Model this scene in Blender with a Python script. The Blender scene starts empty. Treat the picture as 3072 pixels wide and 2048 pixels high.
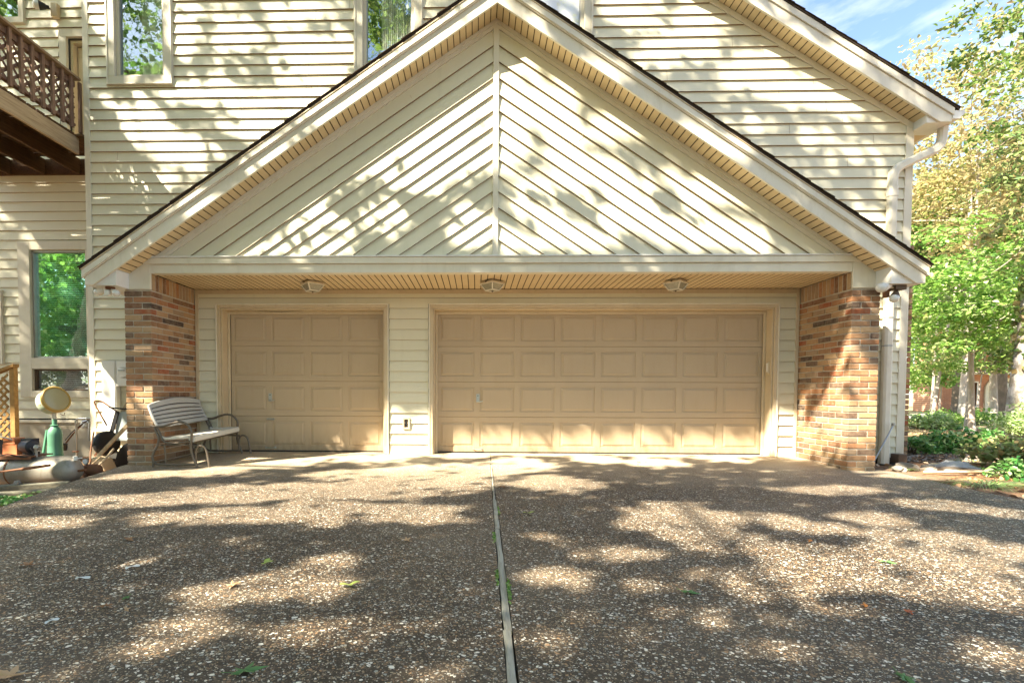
import bpy, math, random
import numpy as np
from mathutils import Vector, Matrix
random.seed(7); RNG = np.random.default_rng(11)
SC = bpy.context.scene
COL = SC.collection
PI = math.pi

# ------------------------------------------------------------------ helpers
def link(name, me, mat=None, parent=None):
    o = bpy.data.objects.new(name, me); COL.objects.link(o)
    if me is not None and mat is not None:
        for m in (mat if isinstance(mat, (list, tuple)) else [mat]): me.materials.append(m)
    if parent: o.parent = parent
    return o
def tag(o, label=None, cat=None, group=None, kind=None):
    if label: o['label'] = label
    if cat: o['category'] = cat
    if group: o['group'] = group
    if kind: o['kind'] = kind
    return o
def empty(name, loc, label=None, cat=None, group=None):
    o = bpy.data.objects.new(name, None); COL.objects.link(o); o.location = loc
    o.empty_display_size = .1
    tag(o, label, cat, group); bpy.context.view_layer.update()
    return o
class MB:
    def __init__(s): s.v = []; s.f = []; s.smooth = False; s.lip = []
    def add(s, vs, fs):
        n = len(s.v); s.v += [tuple(p) for p in vs]; s.f += [tuple(i + n for i in f) for f in fs]; return s
    def box(s, x0, x1, y0, y1, z0, z1, rot=0., c=None):
        vs = [(x, y, z) for z in (z0, z1) for y in (y0, y1) for x in (x0, x1)]
        if rot:
            cx, cy = c or ((x0 + x1) / 2, (y0 + y1) / 2); a, b = math.cos(rot), math.sin(rot)
            vs = [(cx + (x - cx) * a - (y - cy) * b, cy + (x - cx) * b + (y - cy) * a, z) for x, y, z in vs]
        return s.add(vs, [(0, 2, 3, 1), (4, 5, 7, 6), (0, 1, 5, 4), (2, 6, 7, 3), (0, 4, 6, 2), (1, 3, 7, 5)])
    def quad(s, a, b, c, d): return s.add([a, b, c, d], [(0, 1, 2, 3)])
    def prism(s, poly, y0, y1):            # polygon in (x, z), extruded along y
        n = len(poly)
        vs = [(x, y0, z) for x, z in poly] + [(x, y1, z) for x, z in poly]
        return s.add(vs, [tuple(range(n)), tuple(range(2 * n - 1, n - 1, -1))] + [(i, i + n, (i + 1) % n + n, (i + 1) % n) for i in range(n)])
    def beam(s, p, q, w, h, up=(0, 0, 1)):  # rectangular bar from p to q
        p, q = Vector(p), Vector(q); d = (q - p).normalized(); up = Vector(up)
        if abs(d.dot(up)) > .98: up = Vector((1, 0, 0))
        a = d.cross(up).normalized() * w / 2; b = a.cross(d).normalized() * h / 2
        vs = [p - a - b, p + a - b, p + a + b, p - a + b, q - a - b, q + a - b, q + a + b, q - a + b]
        return s.add(vs, [(0, 1, 2, 3), (7, 6, 5, 4), (0, 4, 5, 1), (1, 5, 6, 2), (2, 6, 7, 3), (3, 7, 4, 0)])
    def tube(s, pts, r, n=10, cap=True, flat=1.0):
        P = [Vector(p) for p in pts]; k = len(P); rs = r if isinstance(r, (list, tuple)) else [r] * k
        base = len(s.v); prev = None
        for i, p in enumerate(P):
            t = (P[min(i + 1, k - 1)] - P[max(i - 1, 0)]).normalized()
            if prev is None:
                u = Vector((0, 0, 1)) if abs(t.z) < .9 else Vector((0, 1, 0))
                u = (u - t * u.dot(t)).normalized()
            else: u = (prev - t * prev.dot(t)).normalized()
            prev = u; w = t.cross(u)
            for j in range(n):
                a = 2 * PI * j / n; s.v.append(tuple(p + (u * math.cos(a) * flat + w * math.sin(a)) * rs[i]))
        for i in range(k - 1):
            for j in range(n):
                a = base + i * n + j; b = base + i * n + (j + 1) % n
                s.f.append((a, b, b + n, a + n))
        if cap:
            s.f.append(tuple(base + j for j in range(n - 1, -1, -1))); s.f.append(tuple(base + (k - 1) * n + j for j in range(n)))
        return s
    def lathe(s, prof, origin, axis=(0, 0, 1), n=24):   # prof: (radius, height along axis)
        ax = Vector(axis).normalized(); u = ax.orthogonal().normalized(); w = ax.cross(u); o = Vector(origin); base = len(s.v)
        for r, h in prof:
            for j in range(n):
                a = 2 * PI * j / n; s.v.append(tuple(o + ax * h + (u * math.cos(a) + w * math.sin(a)) * max(r, 1e-4)))
        for i in range(len(prof) - 1):
            for j in range(n):
                a = base + i * n + j; b = base + i * n + (j + 1) % n; s.f.append((a, b, b + n, a + n))
        s.f.append(tuple(base + j for j in range(n - 1, -1, -1))); s.f.append(tuple(base + (len(prof) - 1) * n + j for j in range(n)))
        return s
    def build(s, name, mat, parent=None, smooth=False, bevel=0., fix=True):
        me = bpy.data.meshes.new(name); me.from_pydata(s.v, [], s.f)
        if fix:
            import bmesh
            bm = bmesh.new(); bm.from_mesh(me); bmesh.ops.recalc_face_normals(bm, faces=bm.faces); bm.to_mesh(me); bm.free()
        o = link(name, me, mat, parent)
        if parent is not None: o.matrix_parent_inverse = parent.matrix_world.inverted()
        if s.lip:
            for i in s.lip: me.polygons[i].material_index = 1
        if smooth:
            me.polygons.foreach_set('use_smooth', [True] * len(me.polygons)); me.set_sharp_from_angle(angle=math.radians(38))
        if bevel:
            m = o.modifiers.new('Bevel', 'BEVEL'); m.width = bevel; m.segments = 2; m.limit_method = 'ANGLE'; m.angle_limit = math.radians(50)
        return o
def curve(pts, k=6):                       # Catmull-Rom through the points
    P = [Vector(p) for p in pts]; P = [2 * P[0] - P[1]] + P + [2 * P[-1] - P[-2]]; out = []
    for i in range(1, len(P) - 2):
        a, b, c, d = P[i - 1:i + 3]
        for j in range(k):
            t = j / k; out.append(.5 * ((2 * b) + (c - a) * t + (2 * a - 5 * b + 4 * c - d) * t * t + (3 * b - a - 3 * c + d) * t ** 3))
    out.append(P[-2]); return out

# ------------------------------------------------------------------ materials
MAT = {}
def srgb(r, g, b): return tuple(((c / 255) / 12.92 if c / 255 < .04045 else ((c / 255 + .055) / 1.055) ** 2.4) for c in (r, g, b))
class NT:
    def __init__(s, name):
        m = bpy.data.materials.new(name); m.use_nodes = True; s.m = m; s.t = m.node_tree; s.n = s.t.nodes; s.l = s.t.links
        s.n.clear(); s.out = s.n.new('ShaderNodeOutputMaterial')
    def new(s, typ, **kw):
        x = s.n.new('ShaderNode' + typ)
        for k, v in kw.items():
            if hasattr(x, k) and not k[0].isupper(): setattr(x, k, v)
        return x
    def set(s, node, **kw):
        for k, v in kw.items():
            inp = node.inputs[k.replace('_', ' ')]
            if hasattr(v, 'is_linked') or isinstance(v, bpy.types.NodeSocket): s.l.new(v, inp)
            else: inp.default_value = v
        return node
    def coords(s, scale=(1, 1, 1), rot=(0, 0, 0), kind='Object'):
        c = s.new('TexCoord'); m = s.new('Mapping'); s.l.new(c.outputs[kind], m.inputs[0])
        m.inputs['Scale'].default_value = scale; m.inputs['Rotation'].default_value = rot; return m.outputs[0]
    def noise(s, vec, scale, detail=4, rough=.55, dist=0.):
        x = s.new('TexNoise'); s.set(x, Vector=vec, Scale=scale, Detail=detail, Roughness=rough, Distortion=dist); return x.outputs[0]
    def ramp(s, fac, stops, interp='LINEAR'):
        x = s.new('ValToRGB'); e = x.color_ramp.elements; x.color_ramp.interpolation = interp
        while len(e) < len(stops): e.new(.5)
        for i, (p, c) in enumerate(stops):
            e[i].position = p; e[i].color = (*c, 1) if not isinstance(c, (int, float)) else (c, c, c, 1)
        s.l.new(fac, x.inputs[0]); return x.outputs[0]
    def mix(s, fac, a, b, typ='MIX'):
        x = s.new('Mix', data_type='RGBA', blend_type=typ)
        for i, v in ((0, fac), (6, a), (7, b)):
            if isinstance(v, bpy.types.NodeSocket): s.l.new(v, x.inputs[i])
            elif isinstance(v, (int, float)): x.inputs[i].default_value = v if i == 0 else (v, v, v, 1)
            else: x.inputs[i].default_value = (*v, 1)
        return x.outputs[2]
    def math(s, op, a, b=0., c=0., clamp=False):
        x = s.new('Math', operation=op, use_clamp=clamp)
        for i, v in enumerate((a, b, c)):
            if isinstance(v, bpy.types.NodeSocket): s.l.new(v, x.inputs[i])
            else: x.inputs[i].default_value = v
        return x.outputs[0]
    def island(s): return s.new('NewGeometry').outputs['Random Per Island']
    def bump(s, h, strength=.3, dist=.01):
        x = s.new('Bump'); s.set(x, Height=h, Strength=strength, Distance=dist); return x.outputs[0]
    def done(s, col, rough=.6, bump=None, metal=0., spec=.5, coat=0.):
        p = s.new('BsdfPrincipled')
        s.set(p, Roughness=rough, Metallic=metal)
        p.inputs['Specular IOR Level'].default_value = spec; p.inputs['Coat Weight'].default_value = coat
        if isinstance(col, bpy.types.NodeSocket): s.l.new(col, p.inputs['Base Color'])
        else: p.inputs['Base Color'].default_value = (*col, 1)
        if bump is not None: s.l.new(bump, p.inputs['Normal'])
        s.l.new(p.outputs[0], s.out.inputs[0]); return s.m
def paint(name, c, rough=.5, var=.10, dirt=0., metal=0., spec=.4, bump=.12, stretch=(1, 1, 1)):
    t = NT(name); v = t.coords(); n = t.noise(v, 2.2, 5, .6); n2 = t.noise(t.coords(stretch), 38, 4, .6)
    d = tuple(max(0, x * (1 - var) * k) for x, k in zip(c, (1., .98, .94))); l = tuple(min(1, x * (1 + var * .5)) for x in c)
    col = t.ramp(n, [(.3, d), (.7, l)])
    if dirt:
        sm = t.noise(t.coords((1.2, 1.2, .35)), 9, 6, .7)
        col = t.mix(t.math('MULTIPLY', t.ramp(sm, [(.52, 0.), (.75, 1.)]), dirt), col, (c[0] * .55, c[1] * .47, c[2] * .36))
    return t.done(col, rough, t.bump(n2, bump, .004), metal, spec)
def wood(name, c1, c2, stretch=(14, 1.2, 14), rough=.8, scale=3., bump=.4):
    t = NT(name); v = t.coords(stretch); n = t.noise(v, scale, 8, .62, .6); isl = t.island()
    col = t.ramp(n, [(.25, c1), (.55, c2), (.8, tuple(min(1, x * 1.25) for x in c2))])
    col = t.mix(t.math('MULTIPLY', isl, .35), col, tuple(x * .55 for x in c1))
    return t.done(col, rough, t.bump(n, bump, .01), spec=.25)
CREAM = (.755, .705, .525); TRIM = (.73, .68, .55)
MAT['lip'] = paint('painted_lap_shadow', (.30, .21, .12), .8, .2)  # brown paints the shadow line under each siding lap; butt seams share it
MAT['groove'] = paint('painted_groove_shadow', (.10, .065, .035), .9, .2)  # near-black paints shade into the soffit grooves and between bench slats
def siding_mat(name, c):
    t = NT(name); v = t.coords(); big = t.noise(v, .9, 4, .6); grain = t.noise(t.coords((.06, 1, 1.)), 90, 5, .65)
    streak = t.noise(t.coords((1.5, 1.5, .12)), 8, 5, .65)
    col = t.ramp(big, [(.3, tuple(x * .93 for x in c)), (.7, c)])
    col = t.mix(t.math('MULTIPLY', t.ramp(streak, [(.55, 0.), (.8, 1.)]), .16), col, (c[0] * .6, c[1] * .55, c[2] * .42))
    return t.done(col, .48, t.bump(grain, .10, .004), spec=.35)
MAT['siding'] = siding_mat('cream_vinyl_siding', CREAM)
MAT['trim'] = paint('cream_trim_paint', TRIM, .45, .07, .22)
MAT['casing'] = paint('beige_casing_paint', (.64, .59, .47), .5, .07, .2)
MAT['soffit'] = paint('tan_soffit_vinyl', (.66, .52, .31), .5, .06, .1)
MAT['white'] = paint('white_paint', (.76, .75, .71), .4, .06, .15)
MAT['fascia'] = paint('pale_fascia_paint', (.74, .695, .58), .42, .07, .28)
MAT['jamb'] = paint('warm_jamb_paint', (.60, .49, .33), .5, .08, .3)
MAT['dark'] = paint('dark_rubber', (.02, .02, .02), .7, .2)
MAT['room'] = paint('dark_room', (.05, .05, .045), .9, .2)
def door_mat():
    t = NT('tan_garage_door'); g = t.noise(t.coords((.10, 1, 1.6)), 60, 5, .7); b = t.noise(t.coords(), 1.3, 5, .6)
    st = t.noise(t.coords((1.5, 1, .2)), 12, 6, .7)
    c = (.50, .385, .25)
    col = t.ramp(b, [(.3, tuple(x * .92 for x in c)), (.7, c)])
    col = t.mix(t.math('MULTIPLY', t.ramp(st, [(.5, 0.), (.8, 1.)]), .22), col, (.40, .27, .15))
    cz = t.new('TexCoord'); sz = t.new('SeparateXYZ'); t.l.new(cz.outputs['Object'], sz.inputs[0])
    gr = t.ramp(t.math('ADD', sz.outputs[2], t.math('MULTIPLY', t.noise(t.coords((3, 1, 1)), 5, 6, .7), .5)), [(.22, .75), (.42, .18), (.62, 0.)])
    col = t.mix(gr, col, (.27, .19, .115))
    sc = t.noise(t.coords((1, 1, 5)), 14, 6, .75); col = t.mix(t.ramp(sc, [(.66, 0.), (.70, .35)]), col, (.58, .47, .33))
    return t.done(col, .5, t.bump(t.math('ADD', g, t.math('MULTIPLY', t.noise(t.coords(), 2.4, 2, .5), 2.)), .22, .004), spec=.35)
MAT['door'] = door_mat()
def brick_mat():
    t = NT('mixed_tan_red_brick'); r = t.island()
    col = t.ramp(r, [(0, (.31, .165, .08)), (.16, (.42, .25, .125)), (.30, (.20, .095, .05)), (.42, (.44, .29, .16)), (.54, (.32, .095, .04)),
                     (.63, (.13, .08, .055)), (.71, (.34, .23, .145)), (.82, (.075, .05, .04)), (.89, (.38, .17, .075))], 'CONSTANT')
    n = t.noise(t.coords(), 16, 7, .68); n3 = t.noise(t.coords(), 120, 4, .7)
    col = t.mix(t.math('MULTIPLY', t.ramp(n, [(.38, 0.), (.68, 1.)]), .38), col, (.50, .37, .24))
    col = t.mix(t.ramp(t.noise(t.coords(), 28, 5, .7), [(.58, 0.), (.72, .55)]), col, (.14, .08, .05))
    cz = t.new('TexCoord'); sz = t.new('SeparateXYZ'); t.l.new(cz.outputs['Object'], sz.inputs[0])
    gr = t.ramp(t.math('ADD', sz.outputs[2], t.math('MULTIPLY', n, .4)), [(.12, .6), (.36, 0.)]); col = t.mix(gr, col, (.24, .18, .11))
    return t.done(col, .85, t.bump(t.math('ADD', n, n3), .7, .009), spec=.2)
MAT['brick'] = brick_mat()
def mortar_mat():
    t = NT('sandy_mortar'); n = t.noise(t.coords(), 70, 5, .7); b = t.noise(t.coords(), 5, 4, .6)
    return t.done(t.mix(t.ramp(b, [(.4, 0.), (.7, .5)]), t.ramp(n, [(.3, (.46, .40, .31)), (.7, (.62, .56, .46))]), (.30, .23, .16)), .95, t.bump(n, .6, .006), spec=.1)
MAT['mortar'] = mortar_mat()
def shingle_mat():
    t = NT('dark_asphalt_shingle'); n = t.noise(t.coords(), 120, 4, .7); r = t.island()
    return t.done(t.mix(t.math('MULTIPLY', r, .5), t.ramp(n, [(.3, (.02, .015, .012)), (.75, (.085, .065, .05))]), (.05, .03, .02)), .95, t.bump(n, .6, .004), spec=.1)
MAT['shingle'] = shingle_mat()
def glass_mat(name, refl, fac, tint=(1, 1, 1)):
    t = NT(name); g = t.new('BsdfGlossy'); g.inputs['Color'].default_value = (*refl, 1); g.inputs['Roughness'].default_value = .015
    wob = t.noise(t.coords(), 2.5, 3, .5); t.l.new(t.bump(wob, .22, .010), g.inputs['Normal'])
    tr = t.new('BsdfTransparent'); tr.inputs[0].default_value = (*tint, 1); mx = t.new('MixShader'); mx.inputs[0].default_value = fac
    t.l.new(tr.outputs[0], mx.inputs[1]); t.l.new(g.outputs[0], mx.inputs[2]); t.l.new(mx.outputs[0], t.out.inputs[0]); return t.m
MAT['glass'] = glass_mat('window_glass', (.58, .66, .66), .34)
MAT['glass_clear'] = glass_mat('clear_window_glass', (.95, .97, 1), .08)
MAT['glass_green'] = glass_mat('green_film_glass', (.75, 1.0, .9), .45, (.78, 1., .90))
def frosted():
    t = NT('frosted_lamp_glass'); return t.done(t.ramp(t.noise(t.coords(), 60, 3), [(.3, (.24, .22, .15)), (.7, (.40, .37, .27))]), .25, spec=.6)
MAT['frosted'] = frosted()
MAT['metal'] = paint('galvanised_metal', (.42, .42, .40), .4, .15, .3, metal=.7)
MAT['handle'] = paint('pewter_handle', (.50, .52, .48), .35, .1, .1, metal=.6)
MAT['black'] = paint('black_plastic', (.018, .018, .018), .45, .2)
MAT['rust'] = paint('rusty_steel', (.22, .10, .05), .8, .4, .5, bump=.4)
MAT['brown'] = paint('brown_plastic', (.11, .075, .05), .5, .2)
MAT['bulb'] = paint('floodlight_glass', (.68, .68, .64), .15, .05, spec=.8)
MAT['deckwood'] = wood('weathered_deck_wood', (.16, .10, .055), (.36, .25, .15))
MAT['railwood'] = wood('brown_rail_wood', (.13, .075, .05), (.27, .165, .11), (12, 12, 1.2))
MAT['rimwood'] = wood('pale_rim_board', (.28, .18, .09), (.50, .37, .22), (14, 1.0, 14))
MAT['joistwood'] = wood('dark_joist_wood', (.05, .025, .012), (.13, .07, .03))
MAT['lattice'] = wood('stained_lattice', (.27, .145, .045), (.42, .24, .08), (6, 6, 6))
MAT['greywood'] = wood('grey_weathered_timber', (.24, .22, .17), (.46, .43, .34), (12, 1.5, 12))
MAT['timber'] = wood('dark_grey_timber', (.10, .095, .07), (.22, .21, .155), (1.5, 12, 12))
MAT['ashwood'] = wood('ash_handle_wood', (.36, .26, .15), (.58, .46, .30), (6, 6, 6))
MAT['resin'] = paint('grey_resin_slats', (.47, .465, .44), .45, .05, .1)
MAT['resin_seat'] = paint('pale_resin_seat', (.66, .64, .57), .4, .05, .1)
MAT['tube'] = paint('taupe_steel_tube', (.15, .125, .095), .4, .15, .1, metal=.25)
MAT['sheer'] = paint('sheer_curtain', (.80, .84, .76), .8, .1)
MAT['shade'] = paint('white_roller_shade', (.86, .86, .84), .7, .03)
MAT['blind'] = paint('white_blind_slats', (.85, .88, .84), .5, .05)
MAT['rockgrey'] = paint('grey_field_rock', (.26, .235, .20), .9, .3, .4, bump=.5)
MAT['stone'] = paint('grey_parged_foundation', (.50, .44, .34), .9, .15, .4, bump=.4)

# ------------------------------------------------------------------ siding
def clip(poly, nx, nz, d, keep_ge=True):
    out = []; s = 1 if keep_ge else -1
    for i in range(len(poly)):
        a, b = poly[i], poly[(i + 1) % len(poly)]; fa = s * (a[0] * nx + a[1] * nz - d); fb = s * (b[0] * nx + b[1] * nz - d)
        if fa >= 0: out.append(a)
        if (fa > 0 > fb) or (fa < 0 < fb):
            t = fa / (fa - fb); out.append((a[0] + (b[0] - a[0]) * t, a[1] + (b[1] - a[1]) * t))
    return out
def lap(mb, polys, Y, e, phase=0., ang=0., t=.024, base=.003):
    nx, nz = -math.sin(ang), math.cos(ang)
    for poly in polys:
        ds = [x * nx + z * nz for x, z in poly]; k = math.floor((min(ds) - phase) / e + 1e-6)
        while phase + k * e < max(ds) - 1e-6:
            lo = phase + k * e; k += 1
            c = clip(clip(poly, nx, nz, lo), nx, nz, lo + e, False)
            if len(c) < 3: continue
            def y(p): return Y - base - t * (1 - min(1, max(0, (p[0] * nx + p[1] * nz - lo) / e)))
            mb.add([(p[0], y(p), p[1]) for p in c], [tuple(range(len(c)))])
            low = [p for p in c if abs(p[0] * nx + p[1] * nz - lo) < 1e-5]
            if len(low) >= 2:
                a, b = min(low), max(low); mb.quad((a[0], Y - base - t, a[1]), (b[0], Y - base - t, b[1]), (b[0], Y - base + .002, b[1]), (a[0], Y - base + .002, a[1])); mb.lip.append(len(mb.f) - 1)
    return mb
def butt_seams(x0, x1, z0, z1, Y, e, phase, seed, skip=None):
    rg = random.Random(seed); z = phase + math.ceil((z0 - phase) / e) * e
    while z + e < z1:
        x = x0 + rg.uniform(.2, 3.4)
        while x < x1 - .1:
            if not (skip and skip(x, z)): MB().quad((x, Y - .029, z + .001), (x + .0035, Y - .029, z + .001), (x + .0035, Y - .0065, z + e - .004), (x, Y - .0065, z + e - .004)).build('siding_seam', MAT['lip'], H, fix=False)
            x += rg.uniform(2.6, 3.8)
        z += e
def minus(x0, x1, z0, z1, holes):
    xs = sorted({x0, x1, *[v for h in holes for v in h[:2] if x0 < v < x1]}); zs = sorted({z0, z1, *[v for h in holes for v in h[2:] if z0 < v < z1]}); out = []
    for i in range(len(zs) - 1):
        run = None
        for j in range(len(xs) - 1):
            cx, cz = (xs[j] + xs[j + 1]) / 2, (zs[i] + zs[i + 1]) / 2
            solid = not any(h[0] < cx < h[1] and h[2] < cz < h[3] for h in holes)
            if solid: run = (run[0] if run else xs[j], xs[j + 1])
            if run and (not solid or j == len(xs) - 2): out.append((run[0], run[1], zs[i], zs[i + 1])); run = None
    return out
def rects_to_polys(rs): return [[(a, c), (b, c), (b, d), (a, d)] for a, b, c, d in rs]
def ring(mb, x0, x1, z0, z1, w, y0, y1, wb=None, wt=None):   # frame outside the opening, butt-jointed
    wb = w if wb is None else wb; wt = w if wt is None else wt
    mb.box(x0 - w, x0, y0, y1, z0, z1).box(x1, x1 + w, y0, y1, z0, z1)
    if wt: mb.box(x0 - w, x1 + w, y0, y1, z1, z1 + wt)
    if wb: mb.box(x0 - w, x1 + w, y0, y1, z0 - wb, z0)
    return mb

# ------------------------------------------------------------------ key dimensions
YF, YB, YD, YR = 6.53, 7.58, 7.78, 6.25       # pillar front, garage wall, door plane, gable rake front
AX, SL = .227, 2 / 3.                          # gable centre line and pitch
ZB = 2.44
house = empty('house', (0, 7.6, 0), 'cream vinyl sided house with a triple garage under a front gable', 'house')
H = house

# ------------------------------------------------------------------ main wall (upper storey and strips beside the pillars)
E1 = .1545
MY = YB
W1 = (-5.36, -4.62, 5.56, 7.6); W2 = (-1.68, -.93, 5.2, 7.6); W3 = (.62, 1.52, 6.13, 7.6)
CAS = .13
holes = [(a - CAS + .02, b + CAS - .02, c - CAS + .02, d + CAS - .02) for a, b, c, d in (W1, W2, W3)]
mb = MB()
def right_line(p): return p
polys = rects_to_polys(minus(-5.77, 6.1, 2.55, 8.0, holes))
# cut by the main roof slope on the right: z <= 4.80 + .62*(6.2 - x)
msl = .625; mz0 = 4.80 + msl * 6.2
nrm = math.hypot(msl, 1)
polys = [clip(p, -msl / nrm, -1 / nrm, -(mz0 - .02) / nrm) for p in polys]; polys = [p for p in polys if len(p) > 2]
lap(mb, polys, MY, E1)
# strips beside the pillars (full height) and under the roof
lap(mb, rects_to_polys([(-5.77, -4.57, 0.02, 2.55), (5.02, 6.1, 0.0, 2.55)]), MY, E1)
mb.build('siding_wall', [MAT['siding'], MAT['lip']], H, fix=False)
butt_seams(-5.7, 5.9, 2.6, 7.0, MY, E1, 0, 4, lambda x, z: any(h[0] - .05 < x < h[1] + .05 and h[2] - .2 < z < h[3] for h in holes) or z > mz0 - msl * x - .3 or z < 5.95 - abs(x - AX) * SL)
# garage recess wall
TZ = 2.17
DO1 = (-3.84, -1.37); DO2 = (-.65, 4.325)
rec = minus(-4.17, 4.63, 0.004, 2.40, [(DO1[0] - .07, DO1[1] + .07, -1, TZ + .06), (DO2[0] - .07, DO2[1] + .07, -1, TZ + .06)])

mb = MB(); lap(mb, rects_to_polys(rec), YB, E1); mb.build('garage_wall', [MAT['siding'], MAT['lip']], H, fix=False)
# wall backing so no light leaks (behind siding), with openings
mb = MB()
for r in minus(-5.85, 6.2, 2.3, 8.0, [(a, b, c, d) for a, b, c, d in (W1, W2, W3)]):
    for q in [clip([(r[0], r[2]), (r[1], r[2]), (r[1], r[3]), (r[0], r[3])], -msl / nrm, -1 / nrm, -(mz0 - .03) / nrm)]:
        if len(q) > 2: mb.prism(q, YB, YB + .1)
for r in minus(-5.85, 6.2, -.1, 2.3, [(DO1[0], DO1[1], -1, TZ), (DO2[0], DO2[1], -1, TZ)]): mb.box(r[0], r[1], YB, YB + .1, r[2], r[3])
mb.build('wall_core', MAT['room'], H)
# corner boards
MB().box(-5.85, -5.765, YB - .028, YB + .74, -.1, 8.0).build('corner_board', MAT['trim'], H, bevel=.004)
mb = MB().box(6.1, 6.185, YB - .03, YB - .001, 0, 4.79).box(6.185, 6.21, YB - .03, YB + .12, 0.0, 4.77); mb.build('corner_board', MAT['trim'], H, bevel=.003)
MB().box(-4.215, -4.165, YB - .03, YB - .001, 0, ZB).build('corner_board', MAT['jamb'], H, bevel=.003)
MB().box(4.628, 4.672, YB - .03, YB - .001, 0, ZB).build('corner_board', MAT['jamb'], H, bevel=.003)
MB().box(-4.165, 4.628, YB - .026, YB - .001, 2.375, ZB).build('frieze_board', MAT['jamb'], H, bevel=.003)
MB().box(5.025, 5.06, YB - .03, YB - .001, 0, 2.2).build('corner_board', MAT['trim'], H)

# ------------------------------------------------------------------ bricks
def brick_run(mb, length, place, off, z0, z1, hgt, gap, L=.236, dep=.05, proud=.006):
    """bricks along a run; place(u0,u1,z0,z1,p0,p1) writes one brick"""
    u = off
    while u < length - .02:
        a, b = max(u, 0), min(u + L, length)
        if b - a > .03:
            j = random.uniform(-.0015, .0025)
            place(a + (gap / 2 if a > 0 else 0), b - (gap / 2 if b < length else 0), z0 + random.uniform(-.001, .001), z1 + random.uniform(-.001, .001), proud + j)
        u += L + gap
def pillar(x0, x1, inner_right, name):
    """inner_right: True when the inner (visible) side face is x1"""
    root = MB(); yA, yB = YF, YB - .002; ce = .0767; h = .0625; g = .0140; L = .234
    core = MB().box(x0 + .009, x1 - .009, yA + .009, yB, -.1, 2.236)
    xi = x1 if inner_right else x0; sgn = 1 if inner_right else -1
    root_b = MB(); z = -.075; k = 0
    while z + h < 2.236:
        A = k % 2 == 0
        # front run, measured from the inner corner outwards
        fr = x1 - x0; segs = []
        u = 0; first = L if A else .114
        while u < fr - .02:
            e = min(u + (first if u == 0 else L), fr)
            if fr - e < .04: e = fr
            segs.append((u, e)); u = e + g
        for i, (a, b) in enumerate(segs):
            xa, xb = (xi - sgn * a, xi - sgn * b); xa, xb = min(xa, xb), max(xa, xb); j = random.uniform(-.002, .002)
            dep = (.114 if A else L) if i == 0 else .09
            root_b.box(xa, xb, yA + j, yA + dep, z + random.uniform(-.0025, .002), z + h + random.uniform(-.002, .0025))
        # inner side run, starts behind the corner brick
        u = (.114 if A else L) + g; ln = yB - yA
        while u < ln - .03:
            e = min(u + L, ln)
            if ln - e < .03: e = ln
            j = random.uniform(-.002, .002); p = sorted((xi + sgn * j, xi - sgn * .09))
            root_b.box(p[0], p[1], yA + u, yA + e, z + random.uniform(-.0015, .0015), z + h + random.uniform(-.0015, .0015)); u = e + g
        # outer side run
        u = .13; xo = x0 if inner_right else x1
        while u < ln - .03:
            e = min(u + L, ln); p = sorted((xo, xo + sgn * .08)); root_b.box(p[0], p[1], yA + u, yA + e, z, z + h); u = e + g
        z += ce; k += 1
    # soldier course on the inner side up to the porch ceiling
    core.box(min(xi - sgn * .006, xi - sgn * .12), max(xi - sgn * .006, xi - sgn * .12), yA + .03, yB, 2.236, ZB)
    u = .03
    while u < yB - yA - .05:
        p = sorted((xi + random.uniform(-.001, .002), xi - sgn * .09)); root_b.box(p[0], p[1], yA + u, yA + u + h, 2.232, ZB - .004); u += h + g
    o = root_b.build('brick_pillar', MAT['brick'], H, bevel=.006)
    core.build('mortar', MAT['mortar'], o)
    return o
random.seed(3)
pillar(-4.573, -4.22, True, 'l'); pillar(4.676, 5.026, False, 'r')

# ------------------------------------------------------------------ porch beam, ceiling, gable
mb = MB().box(-4.22, 4.676, YF - .002, YF + .12, ZB, 2.552); mb.build('porch_beam', MAT['trim'], H, bevel=.004)
mb = MB().box(-4.30, 4.76, YF - .03, YF + .10, 2.554, 2.632); mb.build('beam_board', MAT['trim'], H, bevel=.004)
mb = MB().box(-4.22, 4.66, YF - .045, YF + .02, 2.634, 2.652); mb.build('drip_cap', MAT['white'], H, bevel=.003)
MB().box(-4.50, -4.2205, YF - .012, YF + .022, 2.236, 2.66).box(-4.50, -4.33, YF + .0225, YF + .3, 2.238, 2.66).build('beam_end', MAT['trim'], H, bevel=.004)
MB().box(4.6765, 4.955, YF - .012, YF + .022, 2.236, 2.66).box(4.79, 4.955, YF + .0225, YF + .3, 2.238, 2.66).build('beam_end', MAT['trim'], H, bevel=.004)
def grooved(mb, u0, u1, pitch, fn, depth=.008, gw=.008):
    """planks between u0 and u1; fn(u, d) -> two edge points (front, back) at recess d"""
    u = u0
    while u < u1 - 1e-4:
        e = min(u + pitch, u1)
        g = gw * .5; a0, a1 = fn(u, depth); a2, a3 = fn(min(u + g, u1), depth); b0, b1 = fn(u + g, 0.); c0, c1 = fn(max(e - g, u + gw), 0.); d0, d1 = fn(e, depth); d2, d3 = fn(max(e - g, u + gw), depth)
        mb.quad(a0, a2, a3, a1); mb.lip.append(len(mb.f) - 1); mb.quad(a2, b0, b1, a3); mb.lip.append(len(mb.f) - 1); mb.quad(b0, c0, c1, b1); mb.quad(c0, d2, d3, c1); mb.lip.append(len(mb.f) - 1); mb.quad(d2, d0, d1, d3); mb.lip.append(len(mb.f) - 1); u = e
    return mb
mb = MB(); grooved(mb, -4.22, 4.676, .0872, lambda u, d: ((u, YF + .118, ZB + .006 + d), (u, YB, ZB + .006 + d)), .010, .012)
mb.build('porch_ceiling', [MAT['soffit'], MAT['groove']], H, fix=False)
MB().box(-4.22, 4.676, YF + .12, YB + .1, ZB + .03, ZB + .05).build('ceiling_core', MAT['room'], H)
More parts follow.
